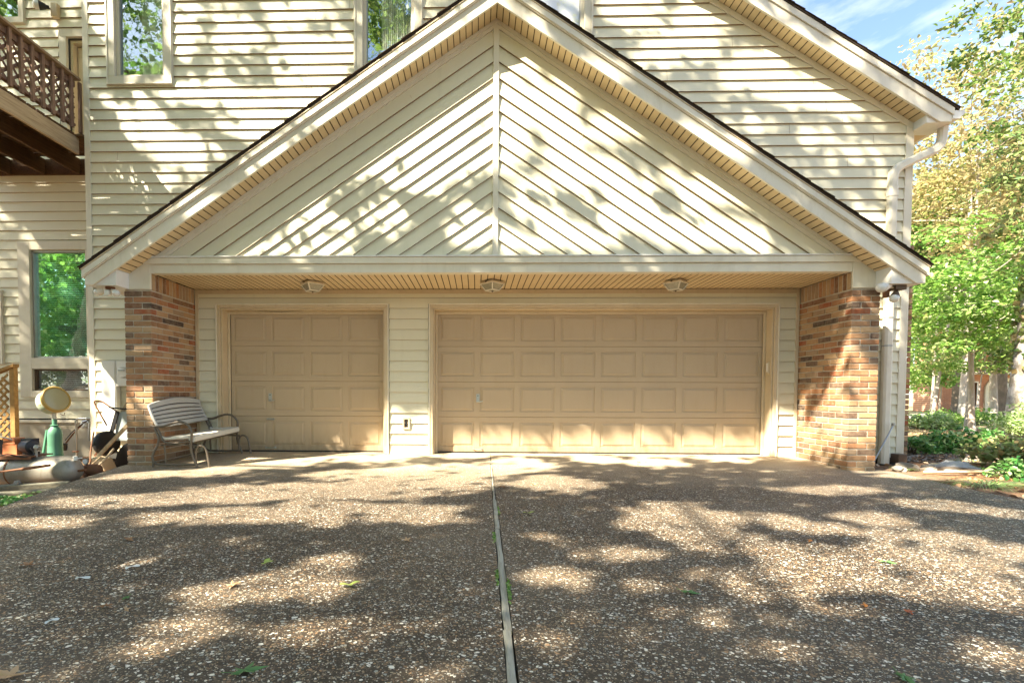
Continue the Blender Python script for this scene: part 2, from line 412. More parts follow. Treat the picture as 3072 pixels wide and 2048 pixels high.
# chevron gable siding
ang = math.atan(SL); E2 = .2 * math.cos(ang)
zs0 = 5.58                                    # soffit underside at the centre line
def rk(x): return zs0 - SL * abs(x - AX)
FR = .10                                      # frieze width measured vertically
for sg, nm in ((-1, 'l'), (1, 'r')):
    xc = AX + sg * .036; top = zs0 - FR - .036 * SL
    xe = AX + sg * ((zs0 - FR - 2.652) / SL)
    tri = [(xe, 2.652), (xc, 2.652), (xc, top)] if sg < 0 else [(xc, 2.652), (xe, 2.652), (xc, top)]
    mb = MB(); a = ang * (-sg)
    nx, nz = -math.sin(a), math.cos(a); ph = (xc * nx + (top) * nz)
    lap(mb, [tri], YF + .03, E2, ph, a, t=.028)
    mb.build('gable_siding', [MAT['siding'], MAT['lip']], H, fix=False)
    # frieze along the rake (two steps)
    for (o1, o2, yy) in ((0., .052, YF - .004), (.052, FR, YF + .006)):
        p = [(AX, zs0 - o1), (AX, zs0 - o2), (AX + sg * (zs0 - o2 - 2.652) / SL, 2.652), (AX + sg * (zs0 - o1 - 2.652) / SL, 2.652)]
        MB().prism(p, yy, YF + .06).build('frieze_board', MAT['trim'], H)
MB().box(AX - .036, AX + .036, YF - .012, YF + .05, 2.653, 5.47).build('centre_post', MAT['trim'], H, bevel=.004)
# butt seams in the chevron boards are tiny vertical cuts
mb = MB()
for x, z, s in ((-.86, 4.66, -1), (1.23, 4.74, 1), (-1.9, 3.75, -1), (1.32, 4.16, 1)):
    MB().beam((x, YF + .008, z), (x - s * .085 * SL, YF + .008, z - .085 * 1.), .003, .004).build('gable_seam', MAT['jamb'], H)
core = [(AX - (zs0 - 2.65) / SL - .05, 2.65), (AX + (zs0 - 2.65) / SL + .05, 2.65), (AX, zs0 + .02)]
MB().prism(core, YF + .062, YF + .12).build('gable_core', MAT['room'], H)
# rake soffit, fascia, crown, shingles
XT = 5.148
for sg in (-1, 1):
    def ed(u, d): # u = distance from centre line
        z = zs0 - SL * u + d; return ((AX + sg * u, YR + .005, z), (AX + sg * u, YF + .06, z))
    mb = MB(); grooved(mb, 0, 4.72, .0755, ed, .010, .011); mb.build('rake_soffit', [MAT['soffit'], MAT['groove']], H, fix=False)
    def band(t0, t1, y0, y1, xend, name, mat, xs=0., bev=.003):
        p = [(AX + sg * xs, zs0 + t0 - SL * xs), (AX + sg * xs, zs0 + t1 - SL * xs), (AX + sg * xend, zs0 + t1 - SL * xend), (AX + sg * xend, zs0 + t0 - SL * xend)]
        return MB().prism(p, y0, y1).build(name, mat, H, bevel=bev)
    uz = (zs0 - .012 - 2.234) / SL
    MB().prism([(AX, zs0 - .012), (AX, zs0 + .152), (AX + sg * 5.10, zs0 + .152 - SL * 5.10), (AX + sg * 5.10, 2.234), (AX + sg * uz, 2.234)], YR, YR + .03).build('rake_fascia', MAT['fascia'], H, bevel=.003)
    band(.154, .252, YR - .022, YR + .04, 5.125, 'rake_moulding', MAT['fascia'])
    band(.165, .185, YR - .034, YR - .0225, 5.09, 'moulding_bead', MAT['fascia'])
    band(.254, .268, YR - .03, YR + .05, 5.13, 'drip_edge', MAT['jamb'])
    # garage roof plane
    p = [(AX, zs0 + .27), (AX, zs0 + .30), (AX + sg * XT, zs0 + .30 - SL * XT), (AX + sg * XT, zs0 + .27 - SL * XT)]
    rf = MB().prism(p, YR - .03, YB + .02).build('garage_roof', MAT['shingle'], H)
    mb = MB(); u = 0.
    while u < XT:      # shingle tabs along the rake edge, each course a slightly proud strip
        w = .142; a = u; b = min(u + w + .01, XT + .012); th = .009 + random.uniform(0, .006); pr = random.uniform(.002, .016)
        q = [(AX + sg * a, zs0 + .301 - SL * a), (AX + sg * a, zs0 + .301 + .002 - SL * a), (AX + sg * b, zs0 + .301 + th - SL * b), (AX + sg * b, zs0 + .301 - SL * b)]
        mb.prism(q, YR - .035 - pr, YB); u += w
    mb.build('shingle_tab', MAT['shingle'], rf)
    # boxed eave return
    xo = AX + sg * 5.10; xi = AX + sg * 4.725; zb = 2.236
    poly = [(xo, zb), (xi, zb), (xi, zs0 + .10 - SL * 4.725), (xo, zs0 + .10 - SL * 5.10)]
    MB().prism(poly, YR + .031, YB).build('eave_box', MAT['white'], H, bevel=.003)

# ------------------------------------------------------------------ main roof, right rake
MYR = 7.30
def mainz(x): return 4.83 + msl * (6.575 - x)     # top of shingles
XR0 = -2.2
def slab(x0, x1, t0, t1, y0, y1, name, mat, par=None, bev=0.):
    p = [(x0, mainz(x0) + t0), (x1, mainz(x1) + t0), (x1, mainz(x1) + t1), (x0, mainz(x0) + t1)]
    return MB().prism(p, y0, y1).build(name, mat, par or H, bevel=bev)
mr = slab(XR0, 6.575, -.03, 0, MYR - .03, 16.2, 'main_roof', MAT['shingle'])
mb = MB(); x = 6.58
while x > 2.6:
    w = .142; th = .009 + random.uniform(0, .006); a, b = x - w, x + .01; pr = random.uniform(.002, .014)
    mb.prism([(a, mainz(a) + .001), (a, mainz(a) + .003), (b, mainz(b) + th), (b, mainz(b) + .001)], MYR - .035 - pr, 12); x -= w
mb.build('shingle_tab', MAT['shingle'], mr)
slab(XR0, 6.52, -.13, -.031, MYR - .02, MYR + .03, 'rake_moulding', MAT['fascia'], bev=.003)
MB().prism([(XR0, mainz(XR0) - .315), (XR0, mainz(XR0) - .132), (6.50, mainz(6.5) - .132), (6.50, 4.655), (6.351, 4.655)], MYR, MYR + .03).build('rake_fascia', MAT['fascia'], H, bevel=.003)
mb = MB(); grooved(mb, 0, 3.9, .082, lambda u, d: ((6.20 - u, MYR + .02, mainz(6.20 - u) - .30 + d), (6.20 - u, YB, mainz(6.20 - u) - .30 + d)), .01, .011)
mb.build('rake_soffit', [MAT['soffit'], MAT['groove']], H, fix=False)
p = [(2.0, mainz(2.0) - .30), (6.19, mainz(6.19) - .30), (6.19, mainz(6.19) - .39), (2.0, mainz(2.0) - .39)]
MB().prism(p, YB - .035, YB - .002).build('frieze_board', MAT['trim'], H, bevel=.003)
zt = mainz(6.16) - .30
MB().prism([(6.19, 4.66), (6.5, 4.66), (6.5, mainz(6.5) - .14), (6.19, mainz(6.19) - .14)], MYR + .031, YB + .1).build('eave_box', MAT['white'], H, bevel=.003)
mb = MB(); grooved(mb, YB + .1, 15.9, .30, lambda u, d: ((6.21, u, 4.665 + d), (6.5, u, 4.665 + d)), .01, .012); mb.build('eave_soffit', [MAT['soffit'], MAT['groove']], H, fix=False)
# gutter (K-profile) along the right eave
prof = [(6.505, 4.80), (6.505, 4.69), (6.60, 4.69), (6.615, 4.72), (6.66, 4.755), (6.66, 4.80), (6.65, 4.80), (6.648, 4.76), (6.605, 4.728), (6.592, 4.70), (6.515, 4.70), (6.515, 4.80)]
gt = MB().prism(prof, MYR - .01, 15.9).build('gutter', MAT['white'], H)
MB().prism([(6.505, 4.80), (6.505, 4.69), (6.60, 4.69), (6.615, 4.72), (6.66, 4.755), (6.66, 4.80)], MYR - .014, MYR - .0105).build('gutter_end', MAT['white'], gt)
# downspout: straight pipe, elbow and offset up to the gutter
def rect_pipe(pts, w, d):
    mb = MB(); P = [Vector(p) for p in pts]; k = len(P); base = 0
    for i, p in enumerate(P):
        t = (P[min(i + 1, k - 1)] - P[max(i - 1, 0)]).normalized(); yv = Vector((0, 1, 0)); yv = (yv - t * yv.dot(t)).normalized(); xv = yv.cross(t)
        prof = []
        for q in range(8):      # rounded rectangle with a shallow flute
            prof.append(((-1, -.55), (-.55, -1), (.55, -1), (1, -.55), (1, .55), (.55, 1), (-.55, 1), (-1, .55))[q])
        for a, b in prof: mb.v.append(tuple(p + xv * a * w / 2 + yv * b * d / 2))
        if i: 
            for j in range(8): mb.f.append((base - 8 + j, base - 8 + (j + 1) % 8, base + (j + 1) % 8, base + j))
        base += 8
    return mb
yd = YB - .085
ds = rect_pipe([(5.885, yd, .10), (5.885, yd, .6), (5.885, yd, 3.90)] + [tuple(p) for p in curve([(5.885, yd, 3.94), (5.90, yd, 4.05), (5.97, yd, 4.13), (6.08, yd, 4.19)], 4)][1:] +
               [tuple(p) for p in curve([(6.38, yd, 4.33), (6.47, yd, 4.38), (6.535, yd, 4.47), (6.55, yd, 4.58), (6.56, yd, 4.69)], 4)], .115, .09)
dso = ds.build('downspout', MAT['fascia'], H, smooth=True)
rect_pipe([(5.885, yd, 3.72), (5.885, yd, 3.86)], .127, .102).build('downspout_collar', MAT['fascia'], dso, smooth=True)
rect_pipe([(5.885, yd, 1.60), (5.885, yd, 1.62)], .121, .096).build('downspout_strap', MAT['metal'], dso)
rect_pipe([(5.885, yd, 2.0), (5.885, yd, 2.02)], .121, .096).build('downspout_strap', MAT['metal'], dso)
rect_pipe([(5.875, yd - .01, -.08), (5.88, yd - .01, .16)], .125, .10).build('downspout_shoe', MAT['fascia'], dso, smooth=True)

# ------------------------------------------------------------------ other sides of the house
mb = MB().box(6.205, 6.30, YB + .12, 16, -.3, 4.66); mb.build('side_wall', MAT['mortar'], H)
mb = MB(); random.seed(5); z = -.07; k = 0
while z < 3.0:
    y = YB + .03 - (.12 if k % 2 else 0)
    while y < 10.4:
        mb.box(6.21, 6.312 + random.uniform(-.002, .002), max(y, YB + .03), y + .236, z, z + .066); y += .247
    z += .0767; k += 1
mb.build('side_brick', MAT['brick'], H, bevel=.004)
mb = MB().box(-13, 6.2, 15.9, 16, -.3, 4.6); mb.build('rear_wall', MAT['siding'], H)
zr = mainz(XR0)
MB().prism([(XR0, zr - .03), (XR0, zr), (-6.3, zr - msl * 4.1), (-6.3, zr - msl * 4.1 - .03)], MYR, 16.2).build('main_roof', MAT['shingle'], H)
MB().prism([(-5.85, 8.0), (1.48, 8.0), (XR0, zr - .06)], YB + .02, YB + .1).build('attic_wall', MAT['siding'], H)

# ------------------------------------------------------------------ windows
def window(g, Y, cas=CAS, sashw=.045, glass='glass', sill=True, back='dark', casmat='casing', deep=.0, divider=None):
    x0, x1, z0, z1 = g
    f = ring(MB(), x0, x1, z0, z1, cas, Y - .045, Y + .02).build('window', MAT[casmat], H, bevel=.005)
    ring(MB(), x0 - cas + .03, x1 + cas - .03, z0 - cas + .03, z1 + cas - .03, .018, Y - .058, Y - .046).build('casing_bead', MAT['trim'], f)
    ring(MB(), x0 + sashw, x1 - sashw, z0 + sashw, z1 - sashw, sashw, Y + .0, Y + .05 + deep).build('sash', MAT['casing'], f, bevel=.003)
    ring(MB(), x0 + sashw + .012, x1 - sashw - .012, z0 + sashw + .012, z1 - sashw - .012, .012, Y + .022 + deep, Y + .06 + deep).build('glazing_bead', MAT['metal'], f)
    yg = Y + .045 + deep
    MB().box(x0 + sashw, x1 - sashw, yg, yg + .006, z0 + sashw, z1 - sashw).build('pane', MAT[glass], f)
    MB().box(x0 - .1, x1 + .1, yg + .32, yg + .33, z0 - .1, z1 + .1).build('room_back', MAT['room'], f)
    return f, yg
f, yg = window(W1, YB)
mb = MB(); n = 40; pts = [(W1[0] + .30 + .4 * i / n, yg + .10 + .02 * math.sin(i * 1.9)) for i in range(n + 1)]
for a, b in zip(pts, pts[1:]): mb.quad((a[0], a[1], W1[2]), (b[0], b[1], W1[2]), (b[0], b[1], W1[3]), (a[0], a[1], W1[3]))
mb.build('curtain', MAT['sheer'], f, fix=False)
f, yg = window(W2, YB)
mb = MB(); n = 60; pts = [(W2[0] + .25 + .5 * i / n, yg + .08 + .02 * math.sin(i * 1.7) + .01 * math.sin(i * .6)) for i in range(n + 1)]
for a, b in zip(pts, pts[1:]): mb.quad((a[0], a[1], W2[2]), (b[0], b[1], W2[2]), (b[0], b[1], W2[3]), (a[0], a[1], W2[3]))
mb.build('curtain', MAT['sheer'], f, fix=False)
f, yg = window(W3, YB, glass='glass_clear')
MB().box(W3[0], W3[1], yg + .03, yg + .034, W3[2], W3[3]).build('roller_shade', MAT['shade'], f)

# ------------------------------------------------------------------ recessed wing on the left
YW = 8.30
G1 = (-7.36, -6.42, 1.47, 3.24); G2 = (-7.36, -6.42, .93, 1.29); G0 = (-9.3, -7.93, 1.45, 2.50); G3 = (-8.6, -7.44, 6.96, 8.2)
DR = (-6.76, -5.9, 4.78, 6.74)
hol = [(G1[0] - .10, -5.8, G2[2] - .05, G1[3] + .12), (G0[0] - .08, G0[1] + .08, G0[2] - .08, G0[3] + .08), (G3[0] - .1, G3[1] + .1, G3[2] - .1, G3[3] + .1), (DR[0] - .05, -5.8, DR[2], DR[3] + .05)]
mb = MB(); lap(mb, rects_to_polys(minus(-12.5, -5.85, .47, 8.4, hol)), YW, E1, .47); mb.build('wing_wall', [MAT['siding'], MAT['lip']], H, fix=False)
mb = MB()
for r in minus(-12.5, -5.85, -.3, 8.4, [(a, b, c, d) for a, b, c, d in (G1, G2, G0, G3, (-6.64, -5.9, 4.78, 6.62))]): mb.box(r[0], r[1], YW, YW + .08, r[2], r[3])
mb.build('wing_core', MAT['room'], H)
MB().box(-12.5, -5.85, YW - .012, YW - .001, -.3, .40).build('foundation', MAT['stone'], H)
MB().box(-12.5, -5.85, YW - .045, YW - .001, .40, .445).build('water_table', MAT['trim'], H, bevel=.004)
MB().box(-5.85, -5.765, YB + .1, YB + .12, -.1, 8.0).build('corner_board', MAT['trim'], H)
def big_window(g, glass, cas_l, top, bottom, blind=None):
    x0, x1, z0, z1 = g
    f = MB().box(x0 - cas_l, x0, YW - .05, YW + .02, z0 - bottom, z1 + top).box(x0, x1 + .5, YW - .05, YW + .02, z1, z1 + top).box(x0, x1 + .5, YW - .05, YW + .02, z0 - bottom, z0).box(x1, x1 + .5, YW - .05, YW + .02, z0, z1).build('window', MAT['casing'], H, bevel=.005)
    ring(MB(), x0 + .03, x1 - .02, z0 + .03, z1 - .03, .03, YW, YW + .06).build('sash', MAT['metal'] if blind is None else MAT['brown'], f, bevel=.003)
    MB().box(x0 + .03, x1 - .02, YW + .045, YW + .05, z0 + .03, z1 - .03).build('pane', MAT[glass], f)
    mb = MB(); z = z0 + .02
    while z < z1 - .02: mb.quad((x0 + .02, YW + .058, z), (x1, YW + .058, z), (x1, YW + .072, z + .029), (x0 + .02, YW + .072, z + .029)); z += .036
    mb.build('blind', MAT['blind'], f, fix=False)
    MB().box(x0 - .1, x1 + .1, YW + .40, YW + .41, z0 - .1, z1 + .1).build('room_back', MAT['room'], f)
    return f
big_window(G1, 'glass_green', .20, .135, .11)
big_window(G2, 'glass', .20, .07, .11, 1)
window(G0, YW, cas=.09)
window(G3, YW, cas=.10)
# entry door upstairs on the deck
d = ring(MB(), -6.66, -5.86, 4.78, 6.64, .12, YW - .05, YW + .02, wb=0).build('entry_door', MAT['casing'], H, bevel=.004)
ring(MB(), -6.60, -5.86, 4.78, 6.58, .06, YW + .02, YW + .16, wb=0).build('door_jamb', MAT['jamb'], d)
ring(MB(), -6.42, -5.9, 5.0, 6.40, .16, YW + .10, YW + .14).build('door_stile', MAT['jamb'], d, bevel=.004)
MB().box(-6.42, -5.9, YW + .12, YW + .125, 5.0, 6.40).build('pane', MAT['glass'], d)
MB().box(-6.6, -5.8, YW + .4, YW + .41, 4.8, 6.6).build('room_back', MAT['room'], d)
MB().prism([(-12.8, 8.4), (-5.85, 8.4), (-5.85, 8.5), (-12.8, 8.5)], 7.75, 16).build('wing_roof', MAT['shingle'], H)
MB().box(-12.6, -12.5, YW, 16, -.3, 8.4).build('side_wall', MAT['siding'], H)

# ------------------------------------------------------------------ garage doors
def garage_door(x0, x1, n, lab):
    zt = 2.105; sh = .5345; mb = MB(); W = (x1 - x0) / n
    def P(x, z, d): return (x, YD + d, z)
    def ringf(a, b):     # a, b: (x0,x1,z0,z1,depth)
        A = [P(a[0], a[2], a[4]), P(a[1], a[2], a[4]), P(a[1], a[3], a[4]), P(a[0], a[3], a[4])]; B = [P(b[0], b[2], b[4]), P(b[1], b[2], b[4]), P(b[1], b[3], b[4]), P(b[0], b[3], b[4])]
        for i in range(4): mb.quad(A[i], A[(i + 1) % 4], B[(i + 1) % 4], B[i])
    for s in range(4):
        za, zb = .022 + s * sh, .022 + (s + 1) * sh - .008
        zm = zb
        for c in range(n):
            a0, a1 = x0 + c * W, x0 + (c + 1) * W
            ox = .044; o = (a0 + ox, a1 - ox, za + .075, zm - .072)
            r = [(a0, a1, za, zm, 0), (*o, 0), (o[0] + .002, o[1] - .002, o[2] + .002, o[3] - .002, .010), (o[0] + .010, o[1] - .010, o[2] + .010, o[3] - .010, .0105),
                 (o[0] + .042, o[1] - .042, o[2] + .042, o[3] - .042, .0025), (o[0] + .044, o[1] - .044, o[2] + .044, o[3] - .044, -.002)]
            for q in range(len(r) - 1): ringf(r[q], r[q + 1])
            l = r[-1]; mb.quad(P(l[0], l[2], l[4]), P(l[1], l[2], l[4]), P(l[1], l[3], l[4]), P(l[0], l[3], l[4]))
        mb.quad(P(x0, za, 0), P(x1, za, 0), P(x1, za - .0078, .012), P(x0, za - .0078, .012))
        mb.quad(P(x0, zm, 0), P(x1, zm, 0), P(x1, zm + .0001, .012), P(x0, zm + .0001, .012))
    mb.box(x0, x1, YD + .0125, YD + .05, .022, 2.16)
    o = mb.build('garage_door', MAT['door'], H, fix=False)
    if lab: o['label'] = lab
    MB().box(x0, x1, YD - .004, YD + .03, .0, .0215).build('bottom_seal', MAT['dark'], o)
    return o
gd1 = garage_door(-3.785, -1.42, 4, 'narrow four-column tan garage door'); gd2 = garage_door(-.605, 4.275, 8, 'wide eight-column tan garage door')
for o, hx, lift in ((gd1, -3.18, 1), (gd2, .02, 0)):
    h = MB().box(hx - .026, hx + .026, YD - .012, YD, .775, .90).build('lock_plate', MAT['handle'], o, bevel=.003)
    mb = MB().lathe([(.008, 0), (.008, .008)], (hx, YD - .0125, .875), (0, -1, 0), 10); mb.build('keyhole', MAT['black'], o)
    MB().tube([(hx, YD - .01, .79), (hx, YD - .045, .785), (hx + .03, YD - .048, .782), (hx + .075, YD - .046, .795)], .009, 8).build('handle', MAT['handle'], o, smooth=True)
    MB().tube([(hx - .07, YD, .062), (hx - .055, YD - .03, .060), (hx + .055, YD - .03, .060), (hx + .07, YD, .062)], .008, 8).box(hx - .085, hx - .055, YD - .004, YD, .045, .08).box(hx + .055, hx + .085, YD - .004, YD, .045, .08).build('lift_handle', MAT['metal'], o)
    if lift: MB().tube([(hx - .055, YD, .50), (hx - .05, YD - .025, .50), (hx + .05, YD - .025, .50), (hx + .055, YD, .50)], .009, 8).box(hx - .06, hx + .06, YD - .004, YD, .487, .515).build('lift_handle', MAT['metal'], o)
# casings, jambs, stop mouldings
for (a, b) in (DO1, DO2):
    c = ring(MB(), a, b, 0.002, TZ, .045, YB - .035, YB + .0, wb=0).build('door_casing', MAT['jamb'], H, bevel=.004)
    ring(MB(), a - .045, b + .045, 0.002, TZ + .045, .018, YB - .045, YB + .0, wb=0).build('casing_bead', MAT['trim'], c, bevel=.003)
    ring(MB(), a + .02, b - .02, 0.002, TZ - .02, .02, YB + .002, YD + .05, wb=0).build('jamb', MAT['jamb'], c)
    ring(MB(), a + .055, b - .055, 0.0035, TZ - .065, .035, YD - .045, YD - .012, wb=0, wt=.045).build('door_stop', MAT['jamb'], c, bevel=.006)
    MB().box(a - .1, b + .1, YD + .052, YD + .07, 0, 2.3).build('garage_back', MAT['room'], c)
# sagging weather strip over the narrow door
pts = [(-3.72 + i * .1, YD - .05, 2.142 - .018 * math.sin(PI * i / 14) ** 2) for i in range(15)]
mb = MB()
for a, b in zip(pts, pts[1:]): mb.beam(a, b, .012, .026)
mb.build('weather_strip', MAT['jamb'], H)
mb = MB()
for a, b in zip(pts, pts[1:]): mb.beam((a[0], a[1] + .008, a[2] + .019), (b[0], b[1] + .008, b[2] + .019), .012, .006)
mb.build('strip_gap', MAT['dark'], H)

# ================================================================== GROUND
def vnoise(x, y, s, seed=0):               # smooth value noise, numpy
    x = np.asarray(x) * s + seed * 17.3; y = np.asarray(y) * s - seed * 9.1; xi = np.floor(x); yi = np.floor(y); fx = x - xi; fy = y - yi
    fx = fx * fx * (3 - 2 * fx); fy = fy * fy * (3 - 2 * fy)
    h = lambda a, b: np.modf(np.abs(np.sin(a * 127.1 + b * 311.7 + seed) * 43758.5453))[0]
    return (h(xi, yi) * (1 - fx) + h(xi + 1, yi) * fx) * (1 - fy) + (h(xi, yi + 1) * (1 - fx) + h(xi + 1, yi + 1) * fx) * fy
EL = [(-8, -3.2), (0, -3.1), (2.4, -3.35), (4.06, -3.92), (5.17, -4.28), (6.45, -4.60), (6.56, -4.60), (6.60, -4.32), (7.79, -4.2)]
ER = [(-8, 5.3), (2.0, 4.9), (4.0, 4.95), (5.36, 5.02), (6.39, 5.19), (6.56, 5.16), (6.60, 4.8), (7.79, 4.65)]
def eL(y): return np.interp(y, [a for a, b in EL], [b for a, b in EL])
def eR(y): return np.interp(y, [a for a, b in ER], [b for a, b in ER])
def drive_z(y): return np.interp(y, [6.45, 7.55], [-.05, 0.0])
def ground_z(x, y):
    x = np.asarray(x, float); y = np.asarray(y, float)
    left = np.clip((-3.6 - x) / 1.2, 0, 1); far = np.clip((y - 9) / 33, 0, 2.5)
    z = -.075 + left * -.09 - far * .22 + (vnoise(x, y, .9, 1) - .5) * .05 + (vnoise(x, y, 3.1, 2) - .5) * .02
    inside = (x > eL(y) + .05) & (x < eR(y) - .05) & (y < 8) & (y > -8)
    d = np.minimum(x - eL(y), eR(y) - x); z = np.where(inside | ((np.abs(x) < 6.3) & (y > 7.4) & (y < 16) & (x > -5.8)), -.16, z)
    return z
def grid_mesh(name, xs, ys, zf, mat, kind=None):
    X, Y = np.meshgrid(xs, ys); Z = zf(X, Y); nx, ny = len(xs), len(ys)
    v = np.stack([X, Y, Z], -1).reshape(-1, 3); i = np.arange(nx * ny).reshape(ny, nx)
    f = np.stack([i[:-1, :-1], i[:-1, 1:], i[1:, 1:], i[1:, :-1]], -1).reshape(-1, 4)
    me = bpy.data.meshes.new(name); me.from_pydata(v.tolist(), [], f.tolist()); me.polygons.foreach_set('use_smooth', [True] * len(me.polygons))
    o = link(name, me, mat)
    if kind: tag(o, kind=kind)
    return o
def soil_mat():
    t = NT('leafy_soil'); v = t.coords(); n = t.noise(v, 1.1, 6, .65); f = t.noise(v, 14, 7, .72); g = t.noise(t.coords((1, 3, 1)), 40, 5, .7)
    col = t.ramp(f, [(.30, (.045, .028, .018)), (.45, (.16, .09, .05)), (.58, (.34, .19, .10)), (.75, (.50, .34, .21))])
    gr = t.ramp(g, [(.35, (.10, .075, .05)), (.7, (.30, .25, .19))])
    c = t.new('TexCoord'); sp = t.new('SeparateXYZ'); t.l.new(c.outputs['Object'], sp.inputs[0])
    col = t.mix(t.ramp(n, [(.42, 0.), (.62, .75)]), col, gr)
    far = t.ramp(t.math('MULTIPLY', sp.outputs[1], .02), [(.24, 0.), (.38, 1.)])
    lawn = t.ramp(t.noise(v, 2.2, 6, .7), [(.35, (.12, .16, .05)), (.52, (.36, .30, .18)), (.7, (.55, .44, .30))])
    col = t.mix(far, col, lawn)
    return t.done(col, .95, t.bump(f, .8, .03), spec=.1)
MAT['soil'] = soil_mat()
xs = np.concatenate([np.linspace(-400, -16, 12), np.arange(-14, 24.1, .22), np.linspace(27, 400, 16)]); ys = np.concatenate([np.linspace(-400, -16, 12), np.arange(-14, 20.1, .25), np.arange(21, 60, 2.), np.linspace(70, 500, 10)])
grid_mesh('ground', xs, ys, ground_z, MAT['soil'], 'structure')

def aggregate_mat():
    t = NT('exposed_aggregate_concrete')
    v = t.coords(); wob = t.new('TexNoise'); t.set(wob, Vector=v, Scale=24., Detail=2.)
    vm = t.new('VectorMath', operation='SCALE'); vm.inputs['Scale'].default_value = .014; sub = t.new('VectorMath', operation='SUBTRACT'); t.l.new(wob.outputs['Color'], sub.inputs[0]); sub.inputs[1].default_value = (.5, .5, .5)
    t.l.new(sub.outputs[0], vm.inputs[0]); add = t.new('VectorMath', operation='ADD'); t.l.new(v, add.inputs[0]); t.l.new(vm.outputs[0], add.inputs[1]); vv = add.outputs[0]
    fl = t.new('Mapping'); t.l.new(vv, fl.inputs[0]); fl.inputs['Scale'].default_value = (1., 1.18, 0.05); vv = fl.outputs[0]
    def layer(scale, rot, keep, size):
        mp = t.new('Mapping'); t.l.new(vv, mp.inputs[0]); mp.inputs['Rotation'].default_value = (0, 0, rot); mp.inputs['Location'].default_value = (rot * 3, rot, 0)
        vo = t.new('TexVoronoi', feature='F1'); t.set(vo, Vector=mp.outputs[0], Scale=scale, Randomness=1.)
        ed = t.new('TexVoronoi', feature='DISTANCE_TO_EDGE'); t.set(ed, Vector=mp.outputs[0], Scale=scale, Randomness=1.)
        sc = t.new('SeparateColor'); t.l.new(vo.outputs['Color'], sc.inputs[0])
        thr = t.math('MULTIPLY_ADD', sc.outputs[1], size * .5, size)
        inside = t.ramp(t.math('SUBTRACT', ed.outputs[0], t.math('MULTIPLY_ADD', sc.outputs[1], .10, .05)), [(.0, 0.), (.035, 1.)])
        rnd = t.ramp(t.math('SUBTRACT', thr, vo.outputs[0]), [(.0, 0.), (.06, 1.)])
        m = t.math('MULTIPLY', t.math('MULTIPLY', inside, rnd), t.math('GREATER_THAN', sc.outputs[0], 1 - keep))
        col = t.ramp(sc.outputs[2], [(0, (.38, .30, .20)), (.14, (.19, .135, .085)), (.28, (.58, .49, .36)), (.38, (.10, .07, .047)), (.54, (.30, .22, .135)), (.64, (.38, .23, .12)),
                                     (.69, (.34, .34, .30)), (.76, (.10, .07, .048)), (.86, (.86, .80, .67)), (.94, (.20, .12, .065))], 'CONSTANT')
        return m, col, vo.outputs[0]
    n = t.noise(v, 1.3, 5, .6); fine = t.noise(v, 160, 3, .7)
    c = t.new('TexCoord'); sp = t.new('SeparateXYZ'); t.l.new(c.outputs['Object'], sp.inputs[0])
    matrix = t.ramp(fine, [(.3, (.014, .010, .007)), (.7, (.052, .038, .025))])
    m1, c1, d1 = layer(74., .3, .60, .47); m2, c2, d2 = layer(136., 1.2, .55, .46); m3, c3, d3 = layer(48., 2.2, .12, .42)
    col = t.mix(m2, matrix, c2); col = t.mix(m1, col, c1); col = t.mix(m3, col, c3)
    hgt = t.math('MAXIMUM', t.math('MAXIMUM', t.math('MULTIPLY', m2, .5), m1), m3)
    # cement film left near the doors, patchy weathering elsewhere
    nearf = t.ramp(t.math('ADD', t.math('MULTIPLY', sp.outputs[1], .1), t.math('MULTIPLY', t.math('SUBTRACT', n, .5), .14)), [(.50, 0.), (.62, .40), (.70, .92)])
    film = t.ramp(t.noise(v, 55, 5, .7), [(.35, (.40, .315, .21)), (.65, (.60, .49, .35))])
    big = t.noise(v, .55, 5, .65)
    col = t.mix(t.ramp(big, [(.40, 0.), (.72, .30)]), col, (.35, .28, .20))
    sp2 = t.noise(t.coords(), .9, 6, .7, .6)
    col = t.mix(t.ramp(sp2, [(.56, 0.), (.72, .45)]), col, (.035, .03, .026))
    cr = t.new('TexVoronoi', feature='DISTANCE_TO_EDGE'); wv = t.new('VectorMath', operation='ADD'); wn = t.new('TexNoise'); t.set(wn, Vector=v, Scale=2.5, Detail=5.); t.l.new(v, wv.inputs[0]); t.l.new(wn.outputs['Color'], wv.inputs[1]); t.set(cr, Vector=wv.outputs[0], Scale=.32)
    crk = t.math('MULTIPLY', t.ramp(cr.outputs[0], [(.0, 1.), (.0022, 0.)]), .8)
    col = t.mix(nearf, col, film); col = t.mix(crk, col, (.03, .024, .018))
    oil = t.ramp(t.noise(t.coords((1, .55, 1)), 1.05, 3, .5, .3), [(.64, 0.), (.74, .6)]); col = t.mix(oil, col, (.045, .037, .03))
    return t.done(col, .62, t.bump(hgt, .55, .006), spec=.35)
MAT['aggregate'] = aggregate_mat()
